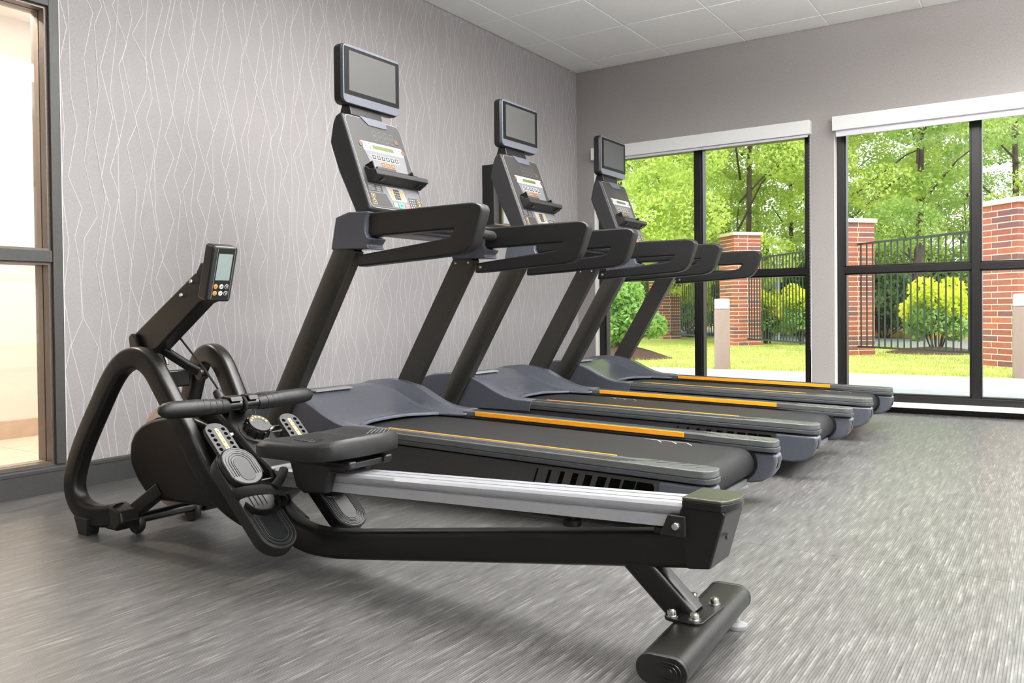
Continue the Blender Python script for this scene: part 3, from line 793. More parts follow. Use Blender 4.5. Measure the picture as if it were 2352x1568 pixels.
        B(MB().prism(c, s * 0.362, s * 0.418, 'xz'), 'handlebar', 'handle_foam', bevel=0.016, seg=4)
        B(MB().lathe([(0.0, -0.004), (0.006, -0.004), (0.0085, 0.0), (0.0085, 0.002), (0.0, 0.002)], (1.225, s * 0.3605, 0.938), 'y', 12), 'bolt', 'chrome')
    # --- cross members between the handlebars
    B(MB().prism([(1.11, 1.055), (1.11, 1.10), (1.16, 1.118), (1.26, 1.112), (1.275, 1.085), (1.25, 1.055), (1.18, 1.04)], -0.347, 0.347, 'xz'), 'console_crossbar', 'blue_grey', bevel=0.008, seg=3)
    B(MB().sweep(smooth_path([(1.29, -0.365, 1.075), (1.31, -0.33, 1.075), (1.365, -0.22, 1.07), (1.375, 0, 1.068), (1.365, 0.22, 1.07), (1.31, 0.33, 1.075), (1.29, 0.365, 1.075)], 6), rrect(0.02, 0.024, 0.018, 4), (0, 0, 1)), 'pulse_bar', 'charcoal')
    B(MB().box((1.00, -0.12, 1.095), (1.20, 0.12, 1.126)), 'console_mount', 'charcoal', bevel=0.004)
    B(MB().box((0.935, -0.10, 1.09), (1.03, 0.10, 1.22)), 'console_neck', 'black_plastic', bevel=0.01)
    # --- console: body, face plate, and what is on it
    T0 = Vector((0.888, 0, 1.602)); T1 = Vector((1.052, 0, 1.172)); sv = (T1 - T0); LEN = sv.length; sv.normalize()
    nv = Vector((-sv.z, 0, sv.x)); nv = nv if nv.x > 0 else -nv
    Mc = Matrix(((0, sv.x, nv.x, T0.x), (1, sv.y, nv.y, T0.y), (0, sv.z, nv.z, T0.z), (0, 0, 0, 1)))   # local: a = across (y), s = down, d = out
    HW = 0.190
    body = MB(); prof = [(-0.004, -0.012), (0.0, 0.0), (LEN, 0.0), (LEN + 0.006, -0.02), (LEN - 0.004, -0.085), (LEN * 0.5, -0.112), (0.09, -0.112), (0.02, -0.066), (-0.004, -0.04)]
    body.prism(prof, -HW, HW, 'yz', Mc)
    con = B(body, 'console', 'charcoal', bevel=0.014, seg=3)
    def plate(poly, d0, d1, nm, mat, bev=0.0):
        """polygon in unit face coordinates (0..1 across from the near side, 0..1 down)"""
        pts = [((a - 0.5) * 2 * HW, b * LEN) for a, b in poly]
        return B(MB().prism(pts, d0, d1, 'xy', Mc), nm, mat, con, bevel=bev, smooth=bool(bev))
    def rect(a0, b0, a1, b1): return [(a0, b0), (a1, b0), (a1, b1), (a0, b1)]
    def rr(a0, b0, a1, b1, ra, rb, n=4):
        out = []
        for cx, cy, st in ((a1 - ra, b1 - rb, 0), (a0 + ra, b1 - rb, 90), (a0 + ra, b0 + rb, 180), (a1 - ra, b0 + rb, 270)):
            for i in range(n + 1):
                t = math.radians(st + 90 * i / n); out.append((cx + ra * math.cos(t), cy + rb * math.sin(t)))
        return out
    plate(rr(0.03, 0.012, 0.97, 0.985, 0.07, 0.05), -0.002, 0.0012, 'trim_line', 'panel_silver')
    plate(rr(0.038, 0.018, 0.962, 0.979, 0.066, 0.047), -0.002, 0.0018, 'face_plate', 'panel_grey')
    plate([(0.28, 0.0), (0.72, 0.0), (0.72, 0.085), (0.40, 0.085)], -0.004, 0.006, 'brand_tab', 'bezel_grey', 0.002)
    # faint seven segment numerals 8888
    for k in range(4):
        a0 = 0.42 + 0.10 * k; sg = MB()
        def seg_(a, b, c, d): sg.prism([((q[0] - 0.5) * 2 * HW, q[1] * LEN) for q in rect(a, b, c, d)], 0.0015, 0.0021, 'xy', Mc)
        b0 = 0.13; w_, h_, t_ = 0.075, 0.115, 0.010
        for bb_ in (b0, b0 + h_ / 2 - t_ / 2, b0 + h_ - t_): seg_(a0 + t_, bb_, a0 + w_ - t_, bb_ + t_)
        for aa_ in (a0, a0 + w_ - t_):
            seg_(aa_, b0 + t_, aa_ + t_, b0 + h_ / 2 - t_ / 2); seg_(aa_, b0 + h_ / 2 + t_ / 2, aa_ + t_, b0 + h_ - t_)
        B(sg, 'led_numeral', 'segment_grey', con, smooth=False)
    plate([(0.17, 0.275), (0.88, 0.275), (0.89, 0.37), (0.20, 0.37)], 0.0, 0.0026, 'display_band', 'white_print')
    plate(rect(0.36, 0.30, 0.72, 0.343), 0.0, 0.0032, 'text_display', 'lcd_green')
    for a, b in ((0.23, 0.29), (0.23, 0.32), (0.23, 0.345), (0.30, 0.29), (0.30, 0.32), (0.30, 0.345), (0.76, 0.30), (0.76, 0.34), (0.82, 0.30), (0.82, 0.34)):
        plate(rect(a, b, a + 0.02, b + 0.008), 0.001, 0.0032, 'print_mark', 'panel_grey')
    plate(rr(0.14, 0.29, 0.20, 0.335, 0.012, 0.01), 0.0, 0.004, 'button', 'brown_key'); plate(rr(0.86, 0.30, 0.92, 0.345, 0.012, 0.01), 0.0, 0.004, 'button', 'brown_key'); plate(rr(0.79, 0.185, 0.85, 0.235, 0.012, 0.01), 0.0, 0.004, 'button', 'brown_key')
    plate([(0.20, 0.37), (0.89, 0.37), (0.87, 0.56), (0.26, 0.56)], 0.0, 0.0023, 'button_panel', 'panel_light')
    for k in range(6):
        a0 = 0.30 + 0.078 * k
        plate(rect(a0 - 0.006, 0.405, a0 + 0.067, 0.463), 0.001, 0.0028, 'key_border', 'white_print'); plate(rr(a0, 0.41, a0 + 0.061, 0.458, 0.008, 0.006), 0.001, 0.0036, 'button', 'panel_grey')
        plate([(a0 + 0.02, 0.425), (a0 + 0.03, 0.42), (a0 + 0.04, 0.425), (a0 + 0.04, 0.443), (a0 + 0.02, 0.443)], 0.001, 0.0039, 'key_symbol', 'white_print')
    for k in range(3):
        a0 = 0.42 + 0.085 * k
        plate(rect(a0 - 0.005, 0.478, a0 + 0.071, 0.528), 0.001, 0.0028, 'key_border', 'amber_key'); plate(rect(a0, 0.482, a0 + 0.066, 0.524), 0.001, 0.0036, 'button', 'brown_key')
        plate(rect(a0 + 0.02, 0.500, a0 + 0.046, 0.507), 0.001, 0.0039, 'key_symbol', 'white_print')
    # reading rack
    tr = [(0.575 * LEN, 0.0), (0.565 * LEN, 0.012), (0.60 * LEN, 0.020), (0.655 * LEN, 0.062), (0.70 * LEN, 0.060), (0.725 * LEN, 0.0)]
    rack = B(MB().prism(tr, -HW * 0.80, HW * 1.02, 'yz', Mc), 'reading_rack', 'charcoal', con, bevel=0.004)
    plate(rect(0.30, 0.545, 0.62, 0.60), 0.0, 0.014, 'rack_lip', 'skirt_charcoal', 0.003)
    plate(rect(0.13, 0.545, 0.145, 0.62), 0.0, 0.045, 'rack_peg', 'gloss_black'); plate(rect(0.80, 0.585, 0.815, 0.62), 0.02, 0.045, 'rack_peg', 'gloss_black')
    for a in (0.22, 0.86, 0.93):
        q = MB(); q.prism([((a_ - 0.5) * 2 * HW, d_) for a_, d_ in ((a, 0.022), (a + 0.05, 0.022), (a + 0.05, 0.045), (a, 0.045))], 0.714 * LEN, 0.722 * LEN, 'xz', Mc)
        B(q, 'jack_socket', 'gloss_black', con, smooth=False)
    # lower key field
    plate(rr(0.06, 0.74, 0.945, 0.965, 0.05, 0.04), 0.0, 0.0022, 'key_field', 'panel_light')
    plate(rect(0.06, 0.735, 0.30, 0.815), 0.0, 0.0028, 'notice_print', 'charcoal')
    for k in range(5): plate(rect(0.07, 0.745 + 0.013 * k, 0.17, 0.749 + 0.013 * k), 0.001, 0.0032, 'print_line', 'panel_silver'); plate(rect(0.20, 0.752 + 0.012 * k, 0.275, 0.756 + 0.012 * k), 0.001, 0.0032, 'print_line', 'panel_silver')
    plate([(0.06, 0.825), (0.34, 0.825), (0.40, 0.96), (0.10, 0.96), (0.06, 0.93)], 0.0, 0.0028, 'key_block', 'panel_grey')
    plate([(0.72, 0.83), (0.945, 0.83), (0.945, 0.93), (0.92, 0.96), (0.72, 0.96)], 0.0, 0.0028, 'key_block', 'panel_grey')
    for a0, mat in ((0.075, 'amber_key'), (0.87, 'amber_key')):
        for b0 in (0.838, 0.905):
            plate(rr(a0, b0, a0 + 0.065, b0 + 0.045, 0.012, 0.01), 0.001, 0.0034, 'key_border', mat); plate(rr(a0 + 0.006, b0 + 0.005, a0 + 0.059, b0 + 0.040, 0.010, 0.008), 0.001, 0.0042, 'button', 'panel_grey')
            plate(rect(a0 + 0.02, b0 + 0.019, a0 + 0.045, b0 + 0.026), 0.001, 0.0046, 'key_symbol', 'white_print')
            if b0 < 0.85: plate(rect(a0 + 0.028, b0 + 0.012, a0 + 0.037, b0 + 0.033), 0.001, 0.0046, 'key_symbol', 'white_print')
        plate([(a0 + 0.02, 0.900), (a0 + 0.045, 0.900), (a0 + 0.033, 0.886)], 0.001, 0.0036, 'key_symbol', 'white_print')
    plate([(0.36, 0.745), (0.66, 0.745), (0.68, 0.885), (0.42, 0.885)], 0.0, 0.0032, 'key_pad', 'panel_silver')
    for i in range(3):
        for j in range(4): plate(rect(0.485 + 0.034 * i, 0.762 + 0.028 * j, 0.512 + 0.034 * i, 0.784 + 0.028 * j), 0.002, 0.0046, 'button', 'panel_grey')
    for a in (0.435, 0.605):
        for j in range(3): plate(rect(a, 0.768 + 0.032 * j, a + 0.038, 0.792 + 0.032 * j), 0.002, 0.0044, 'button', 'amber_key')
    for i in range(3):
        for j in range(4): plate(rect(0.738 + 0.038 * i, 0.845 + 0.027 * j, 0.752 + 0.038 * i, 0.857 + 0.027 * j), 0.002, 0.0034, 'key_numeral', 'white_print')
    plate(rr(0.42, 0.905, 0.49, 0.955, 0.01, 0.008), 0.0, 0.0042, 'button', 'panel_silver'); plate(rr(0.505, 0.90, 0.605, 0.96, 0.012, 0.01), 0.0, 0.005, 'start_button', 'green_key'); plate(rr(0.62, 0.905, 0.70, 0.96, 0.012, 0.01), 0.0, 0.005, 'stop_button', 'red_key')
    plate([(0.54, 0.915), (0.575, 0.93), (0.54, 0.945)], 0.002, 0.0054, 'key_symbol', 'panel_grey')
    # --- television above the console
    def yz(a0, z0, a1, z1, ra, n=5):
        out = []
        for cx, cy, st in ((a1 - ra, z1 - ra, 0), (a0 + ra, z1 - ra, 90), (a0 + ra, z0 + ra, 180), (a1 - ra, z0 + ra, 270)):
            for i in range(n + 1):
                t = math.radians(st + 90 * i / n); out.append((cx + ra * math.cos(t), cy + ra * math.sin(t)))
        return out
    tv = B(MB().prism(yz(-0.187, 1.642, 0.187, 1.906, 0.028), 0.838, 0.888, 'yz'), 'television', 'black_plastic', bevel=0.012, seg=3)
    B(MB().prism(yz(-0.183, 1.646, 0.183, 1.902, 0.025), 0.886, 0.897, 'yz'), 'tv_bezel', 'bezel_grey', tv, bevel=0.003)
    B(MB().prism(yz(-0.176, 1.684, 0.178, 1.890, 0.004), 0.8955, 0.8985, 'yz'), 'tv_border', 'screen_bezel', tv, smooth=False)
    B(MB().prism(yz(-0.149, 1.702, 0.153, 1.876, 0.002), 0.8980, 0.8992, 'yz'), 'screen', 'screen_grey', tv, smooth=False)
    B(MB().prism([(0.80, 1.56), (0.89, 1.60), (0.875, 1.66), (0.835, 1.66)], -0.13, 0.075, 'xz'), 'tv_bracket', 'black_plastic', bevel=0.006)
    return root

tm = make_treadmill()
index_kids()
SPOTS = [(1.55, -3.520, 'black and grey treadmill nearest the rowing machine'),
         (1.575, -2.330, 'middle black and grey treadmill of the row of three'),
         (1.575, -1.150, 'black and grey treadmill closest to the windows')]
tms = [tm] + [copy_tree(tm) for _ in range(2)]
for o, (x, y, lab) in zip(tms, SPOTS):
    o.location = (x, y, 0); tag(o, lab, 'treadmill', 'row of treadmills')
# belt markings (printed chevrons and seam lines), at a different point of each belt
def belt_mark(root, x0):
    zf = lambda x: 0.213 + (2.25 - x) * 0.022 + 0.0006
    m = MB()
    def stroke(p, q, w=0.004):
        d = Vector((q[0] - p[0], q[1] - p[1])); n = Vector((-d.y, d.x)).normalized() * w / 2
        m.add([(p[0] + n.x, p[1] + n.y, zf(p[0])), (q[0] + n.x, q[1] + n.y, zf(q[0])), (q[0] - n.x, q[1] - n.y, zf(q[0])), (p[0] - n.x, p[1] - n.y, zf(p[0]))], [(0, 1, 2, 3)])
    for k in range(3):
        a = x0 + 0.062 * k
        stroke((a, 0.255), (a + 0.055, 0.255)); stroke((a + 0.055, 0.255), (a + 0.088, 0.215))
    m.build('belt_marking', 'white_print', root, off=OT, smooth=False)
belt_mark(tms[0], 2.10); belt_mark(tms[1], 1.29); belt_mark(tms[2], 2.18)

# ================================================================ ROWING MACHINE
def make_rower():
    root = empty('rowing_machine', (0.77, -4.594, 0), -0.024)
    tag(root, 'black rowing machine with a silver seat rail in the foreground', 'rowing machine')
    def B(mb, nm, mat, parent=root, **k): return mb.build(nm, mat, parent, **k)
    # --- arched tube frames on either side
    arch = [(0.145, 0.078, 0.165), (0.085, 0.068, 0.180), (0.02, 0.068, 0.190), (-0.045, 0.092, 0.195), (-0.078, 0.145, 0.196), (-0.070, 0.21, 0.193), (-0.03, 0.30, 0.186), (0.045, 0.43, 0.170), (0.105, 0.527, 0.156), (0.16, 0.577, 0.146), (0.225, 0.592, 0.137), (0.285, 0.565, 0.130), (0.34, 0.50, 0.124), (0.43, 0.375, 0.112), (0.52, 0.245, 0.098), (0.59, 0.17, 0.082), (0.68, 0.12, 0.058), (0.80, 0.085, 0.026)]
    for s in (-1, 1):
        pth = smooth_path([(u, s * v, w) for u, w, v in arch], 6)
        arc = B(MB().sweep(pth, rrect(0.026, 0.036, 0.015, 4), (0, 1, 0)), 'arch_tube', 'black_frame')
        # rubber foot
        B(MB().add([(-0.045, s * 0.172, 0.06), (0.045, s * 0.172, 0.06), (0.045, s * 0.222, 0.06), (-0.045, s * 0.222, 0.06), (-0.028, s * 0.176, 0), (0.030, s * 0.176, 0), (0.030, s * 0.216, 0), (-0.028, s * 0.216, 0)],
               [(0, 1, 2, 3), (4, 7, 6, 5), (0, 4, 5, 1), (1, 5, 6, 2), (2, 6, 7, 3), (3, 7, 4, 0)]), 'rubber_foot', 'black_rubber', bevel=0.004)
        # clamp block at the inner end of the arch
        B(MB().prism([(0.075, 0.045), (0.075, 0.10), (0.12, 0.112), (0.19, 0.095), (0.20, 0.06), (0.17, 0.03), (0.10, 0.03)], s * 0.125, s * 0.195, 'xz'), 'clamp_block', 'black_frame', bevel=0.01, seg=3)
        B(MB().sweep([(0.15, s * 0.135, 0.07), (0.24, s * 0.075, 0.155)], rrect(0.018, 0.024, 0.008), (0, 1, 0)), 'front_brace', 'black_frame')
    B(MB().tube([(0.155, -0.16, 0.055), (0.155, 0.16, 0.055)], 0.018, 14), 'axle', 'gloss_black')
    for s in (-1, 1):
        B(MB().lathe([(0.0, -0.012), (0.034, -0.012), (0.038, -0.006), (0.038, 0.006), (0.034, 0.012), (0.0, 0.012)], (0.14, s * 0.105, 0.039), 'y', 20), 'transport_wheel', 'black_rubber')
    # --- main beam
    beam = smooth_path([(0.62, 0, 0.185), (0.70, 0, 0.145), (0.78, 0, 0.098), (0.86, 0, 0.073), (0.95, 0, 0.070), (1.08, 0, 0.084), (1.5, 0, 0.146), (2.09, 0, 0.231)], 6)
    B(MB().sweep(beam, rrect(0.030, 0.0395, 0.014, 4), (0, 1, 0)), 'main_beam', 'black_beam')
    # --- flywheel housing
    hp = [(0.075, 0.22), (0.068, 0.255), (0.075, 0.30), (0.10, 0.335), (0.14, 0.362), (0.20, 0.382), (0.30, 0.40), (0.42, 0.405), (0.52, 0.385), (0.62, 0.335), (0.72, 0.285), (0.76, 0.24), (0.75, 0.18), (0.70, 0.145), (0.60, 0.135), (0.40, 0.125), (0.22, 0.118), (0.16, 0.135), (0.115, 0.17)]
    hs = B(MB().prism(hp, -0.088, 0.085, 'xz'), 'flywheel_housing', 'black_frame', bevel=0.014, seg=3)
    # ribs over the housing top
    for k in range(5):
        v = -0.06 + 0.03 * k
        B(MB().sweep([(u, v, w + 0.003) for u, w in hp[2:8]], rrect(0.004, 0.003, 0.002, 2), (0, 1, 0)), 'housing_rib', 'black_plastic', hs)
    B(MB().lathe([(0.0, -0.016), (0.175, -0.016), (0.187, -0.008), (0.187, 0.008), (0.175, 0.016), (0.0, 0.016)], (0.03, 0.10, 0.224), 'y', 48), 'flywheel', 'flywheel_metal')
    B(MB().lathe([(0.0, 0.0), (0.05, 0.0), (0.045, 0.02), (0.0, 0.022)], (0.03, 0.116, 0.224), 'y', 24), 'flywheel_hub', 'black_plastic')
    # centre cowl carrying the knob
    cw_ = [(0.40, 0.40), (0.46, 0.43), (0.53, 0.425), (0.60, 0.385), (0.70, 0.315), (0.78, 0.275), (0.78, 0.22), (0.40, 0.25)]
    cowl = B(MB().prism(cw_, -0.066, 0.066, 'xz'), 'centre_cowl', 'gloss_black', bevel=0.014, seg=3)
    # resistance knob, axis normal to the cowl slope
    kd = Vector((0.50, 0, 0.62)).normalized(); kq = Vector((0, 0, 1)).rotation_difference(kd).to_matrix().to_4x4()
    kc = Vector((0.625, 0.0, 0.362))
    prof = [(0.0, 0), (0.050, 0.0), (0.052, 0.006), (0.040, 0.010), (0.038, 0.034), (0.034, 0.042), (0.0, 0.042)]
    knob = B(MB().lathe(prof, kc, 'z', 32, kq), 'resistance_knob', 'black_plastic')
    for k in range(10):
        a = 2 * math.pi * k / 10
        c_ = kc + kq @ Vector((0.039 * math.cos(a), 0.039 * math.sin(a), 0.010))
        e_ = kc + kq @ Vector((0.037 * math.cos(a), 0.037 * math.sin(a), 0.036))
        B(MB().tube([c_, e_], 0.0045, 8), 'knob_ridge', 'gloss_black', knob)
    for k in range(6):
        a = math.radians(100 + 27 * k)
        Mk = Matrix.Translation(kc) @ kq
        B(MB().lathe([(0.0, 0.0), (0.0045, 0.0), (0.0, 0.0012)], (0, 0, 0), 'z', 10, None).__class__().lathe([(0.0, 0.0428), (0.0042, 0.0424), (0.0042, 0.042), (0.0, 0.042)], tuple(kc + kq @ Vector((0.027 * math.cos(a), 0.027 * math.sin(a), 0))), 'z', 10, kq), 'knob_numeral', 'amber_key', knob)
    ring = [kc + kq @ Vector((0.019 * math.cos(2 * math.pi * k / 28), 0.019 * math.sin(2 * math.pi * k / 28), 0.0424)) for k in range(20)]
    B(MB().tube(ring, 0.0009, 6), 'knob_ring', 'panel_light', knob)
    # --- monitor arm
    ap = [(0.008, 0.652), (0.022, 0.668), (0.375, 0.868), (0.405, 0.850), (0.432, 0.776), (0.395, 0.765), (0.150, 0.612), (0.120, 0.596), (0.062, 0.606)]
    arm = B(MB().prism(ap, -0.032, 0.028, 'xz'), 'monitor_arm', 'black_frame', bevel=0.008, seg=3)
    for (u, w) in ((0.36, 0.838), (0.305, 0.795), (0.030, 0.640)):
        B(MB().lathe([(0.0, -0.008), (0.005, -0.008), (0.008, -0.004), (0.008, 0.0), (0.0, 0.0)], (u, -0.032, w), 'y', 14), 'bolt', 'chrome', arm)
    # arm bracket down to the frame, struts
    for v0, v1 in ((-0.05, -0.034), (0.032, 0.046)):
        B(MB().prism([(0.012, 0.655), (0.030, 0.668), (0.050, 0.655), (0.10, 0.575), (0.11, 0.555), (0.07, 0.555), (0.02, 0.61)], v0, v1, 'xz'), 'arm_bracket', 'gloss_black', bevel=0.004)
    B(MB().box((0.075, 0.03, 0.475), (0.115, 0.125, 0.535)), 'arch_crossbar', 'black_frame', bevel=0.008)
    B(MB().sweep([(0.13, 0.0, 0.615), (0.20, 0.055, 0.555), (0.235, 0.085, 0.53)], rrect(0.012, 0.016, 0.008), (0, 1, 0)), 'arm_link', 'gloss_black')
    B(MB().lathe([(0.0, -0.014), (0.02, -0.014), (0.022, 0.0), (0.02, 0.014), (0.0, 0.014)], (0.235, 0.085, 0.525), 'y', 18), 'link_pivot', 'gloss_black')
    # --- monitor: leaning slightly, facing the seat
    mt = Vector((0.455, 0.0, 0.782)); mtop = Vector((0.500, 0.0, 0.940)); mv = (mtop - mt); ML = mv.length; mv.normalize()
    mn = Vector((mv.z, 0, -mv.x))
    Mm = Matrix(((0, mv.x, mn.x, mt.x), (1, mv.y, mn.y, mt.y), (0, mv.z, mn.z, mt.z), (0, 0, 0, 1)))
    def mr(a0, b0, a1, b1, r, n=4):
        out = []
        for cx, cy, st in ((a1 - r, b1 - r, 0), (a0 + r, b1 - r, 90), (a0 + r, b0 + r, 180), (a1 - r, b0 + r, 270)):
            for i in range(n + 1):
                t = math.radians(st + 90 * i / n); out.append((cx + r * math.cos(t), cy + r * math.sin(t)))
        return out
    mon = B(MB().prism(mr(-0.047, -0.012, 0.046, ML + 0.006, 0.010), -0.046, -0.002, 'xy', Mm), 'monitor', 'gloss_black', bevel=0.006, seg=3)
    B(MB().prism(mr(-0.043, -0.006, 0.043, ML + 0.002, 0.009), -0.004, 0.0, 'xy', Mm), 'monitor_face', 'charcoal', mon, bevel=0.002)
    B(MB().prism(mr(-0.030, -0.001, 0.034, ML - 0.002, 0.002), -0.002, 0.0008, 'xy', Mm), 'face_film', 'black_plastic', mon, smooth=False)
    for a in (-0.0305, 0.0335): B(MB().box((a, -0.001, 0), (a + 0.001, ML - 0.002, 0.0012), Mm), 'face_line', 'panel_silver', mon, smooth=False)
    B(MB().prism(mr(-0.025, 0.060, 0.027, ML - 0.018, 0.001), 0.0, 0.0014, 'xy', Mm), 'lcd_screen', 'lcd_grey', mon, smooth=False)
    for j, b in enumerate((0.039, 0.017)):
        for i, (a, mat) in enumerate(((-0.019, 'amber_key'), (0.002, 'white_print'), (0.022, 'white_print'))):
            bt = B(MB().lathe([(0.0, 0.0026), (0.0068, 0.0024), (0.008, 0.0012), (0.008, 0.0)], Mm @ Vector((a, b, 0)), 'z', 18, Mm.to_3x3().to_4x4()), 'button', mat, mon)
            if i == 2:
                B(MB().lathe([(0.0, 0.0032), (0.0064, 0.0030), (0.0068, 0.002)], Mm @ Vector((a, b, 0)), 'z', 18, Mm.to_3x3().to_4x4()), 'button_cap', 'black_plastic', mon)
                d = 1 if j == 0 else -1
                B(MB().prism([(a, b + 0.004 * d), (a + 0.0035, b), (a + 0.001, b), (a + 0.001, b - 0.004 * d), (a - 0.001, b - 0.004 * d), (a - 0.001, b), (a - 0.0035, b)], 0.0028, 0.0036, 'xy', Mm), 'key_symbol', 'white_print', mon, smooth=False)
            elif i == 1:
                if j == 0:
                    for q in (-0.0025, 0.0, 0.0025): B(MB().box((a - 0.003, b + q - 0.0006, 0.002), (a + 0.003, b + q + 0.0006, 0.0031), Mm), 'key_symbol', 'panel_grey', mon, smooth=False)
                else:
                    B(MB().prism([(a - 0.0035, b), (a - 0.001, b - 0.003), (a + 0.004, b + 0.003), (a + 0.003, b + 0.004), (a - 0.001, b - 0.0008), (a - 0.0025, b + 0.001)], 0.002, 0.0031, 'xy', Mm), 'key_symbol', 'panel_grey', mon, smooth=False)
            else:
                rg = [Mm @ Vector((a + 0.0034 * math.cos(t), b + 0.0034 * math.sin(t), 0.0026)) for t in [math.radians(40 + 28 * q) for q in range(11)]]
                B(MB().tube(rg, 0.0006, 5), 'key_symbol', 'brown_key', mon)
    B(MB().prism([(0.375, 0.868), (0.40, 0.90), (0.445, 0.90), (0.43, 0.776), (0.395, 0.80)], -0.028, 0.028, 'xz'), 'monitor_bracket', 'black_frame', bevel=0.006)
    # --- handle with its two grips, hook and cord
    HU, HWZ = 0.565, 0.447
    pth = [(HU - 0.02 * (abs(v) / 0.28) ** 2 * 0 + 0.0, v, HWZ - 0.012 + 0.012 * (1 - (v / 0.285) ** 2)) for v in np.linspace(-0.06, 0.06, 5)]
    hd = B(MB().tube([(HU, -0.07, HWZ), (HU, 0.07, HWZ)], 0.018, 14), 'handle_bar', 'gloss_black')
    for s in (-1, 1):
        prof = [(0.0, 0.0), (0.020, 0.0), (0.0225, 0.01), (0.0245, 0.05), (0.027, 0.12), (0.0255, 0.19), (0.021, 0.215), (0.012, 0.227), (0.0, 0.231)]
        g = MB(); Mg = Euler((math.radians(-s * 90 + s * 2), 0, 0)).to_matrix().to_4x4()
        g.lathe(prof, (HU, s * 0.055, HWZ), 'z', 20, Mg)
        gr = B(g, 'handle_grip', 'black_rubber')
        for k in range(5):
            d_ = 0.025 + 0.022 * k
            cpt = Vector((HU, s * 0.055, HWZ)) + Mg @ Vector((0, 0, d_))
            rr_ = 0.0238 + 0.026 * (d_ - 0.025)
            B(MB().tube([cpt + Mg @ Vector((rr_ * math.cos(2 * math.pi * q / 20), rr_ * math.sin(2 * math.pi * q / 20), 0.006 * math.cos(2 * math.pi * q / 20))) for q in range(21)], 0.0011, 5), 'grip_ridge', 'black_plastic', gr)
    B(MB().tube([(HU + 0.022 * math.cos(t), 0.0, HWZ + 0.022 * math.sin(t)) for t in np.linspace(0, 2 * math.pi, 21)], 0.006, 8), 'cord_loop', 'strap_black', hd)
    B(MB().prism([(HU - 0.085, HWZ - 0.012), (HU - 0.055, HWZ + 0.018), (HU - 0.02, HWZ + 0.03), (HU + 0.015, HWZ + 0.028), (HU + 0.024, HWZ + 0.012), (HU + 0.012, HWZ + 0.018), (HU - 0.015, HWZ + 0.018), (HU - 0.03, HWZ + 0.004), (HU - 0.05, HWZ - 0.03)], -0.055, -0.01, 'xz'), 'handle_hook', 'black_plastic', bevel=0.005)
    B(MB().prism([(HU - 0.085, HWZ - 0.012), (HU - 0.055, HWZ + 0.018), (HU - 0.02, HWZ + 0.03), (HU + 0.015, HWZ + 0.028), (HU + 0.024, HWZ + 0.012), (HU + 0.012, HWZ + 0.018), (HU - 0.015, HWZ + 0.018), (HU - 0.03, HWZ + 0.004), (HU - 0.05, HWZ - 0.03)], 0.012, 0.05, 'xz'), 'handle_hook', 'black_plastic', bevel=0.005)
    B(MB().lathe([(0.0, 0.0), (0.014, 0.0), (0.016, 0.01), (0.014, 0.034), (0.006, 0.04), (0.0, 0.04)], (0.46, 0.0, 0.455), 'z', 16, Euler((0, math.radians(-40), 0)).to_matrix().to_4x4()), 'cord_plug', 'charcoal')
    B(MB().tube([(0.455, 0.0, 0.48), (0.36, 0.01, 0.55), (0.20, 0.02, 0.66)], 0.0035, 8), 'monitor_cable', 'black_rubber')
    B(MB().tube([(0.13, -0.035, 0.615), (0.22, -0.05, 0.53), (0.36, -0.045, 0.435)], 0.0035, 8), 'sensor_cable', 'black_rubber')
    B(MB().tube(smooth_path([(0.60, 0.02, 0.43), (0.61, 0.02, 0.405), (0.635, 0.01, 0.385)], 4), 0.0022, 6), 'knob_cable', 'black_rubber')
    # --- foot plates: slider with holes, footbed, heel cup, strap
    d = Vector((0.335, 0, -0.31)); FL = d.length; d.normalize(); n = Vector((-d.z, 0, d.x)); n = n if n.z > 0 else -n
    def oval(a0, b0, a1, b1, r, k=8): return mr(a0, b0, a1, b1, r, k)
    for s in (-1, 1):
        O = Vector((0.600, s * 0.137, 0.402))
        Mf = Matrix(((0, d.x, n.x, O.x), (1, d.y, n.y, O.y), (0, d.z, n.z, O.z), (0, 0, 0, 1)))
        fp = B(MB().prism(oval(-0.062, 0.10, 0.062, 0.462, 0.060), -0.046, -0.004, 'xy', Mf), 'foot_plate', 'black_rubber', bevel=0.006, seg=3)
        for k in range(6):   # concentric ridges at the toe and heel ends
            r = 0.056 - 0.0055 * k
            for cy, a0, a1 in ((0.402, 0, 180), (0.155, 180, 360)):
                rp = [Mf @ Vector((r * math.cos(math.radians(t)), cy + r * math.sin(math.radians(t)), -0.003)) for t in np.linspace(a0, a1, 17)]
                q = 0.06 if cy > 0.3 else 0.0
                rp = [Mf @ Vector((r * (1 if cy > 0.3 else -1), cy - (q if cy > 0.3 else -0.0), -0.003))] + rp + [Mf @ Vector((-r * (1 if cy > 0.3 else -1), cy - q, -0.003))]
                B(MB().tube(rp, 0.0011, 5), 'tread_ridge', 'rail_side_grey' if k % 2 == 0 else 'black_plastic', fp)
        for k in range(4):
            a = -0.022 + 0.015 * k
            B(MB().tube([Mf @ Vector((a, 0.25, -0.003)), Mf @ Vector((a, 0.31, -0.003))], 0.0011, 5), 'tread_ridge', 'rail_side_grey', fp)
        # slider plate with rows of holes and yellow scale
        sl = B(MB().prism(oval(-0.038, 0.0, 0.038, 0.20, 0.034), -0.008, 0.006, 'xy', Mf), 'slider_plate', 'charcoal', bevel=0.002)
        for k in range(6):
            for a in (-0.023, 0.023):
                B(MB().lathe([(0.0, 0.0064), (0.0064, 0.0064), (0.0064, 0.002)], Mf @ Vector((a, 0.028 + 0.0185 * k, 0)), 'z', 14, Mf.to_3x3().to_4x4()), 'slider_hole', 'hole_black', sl)
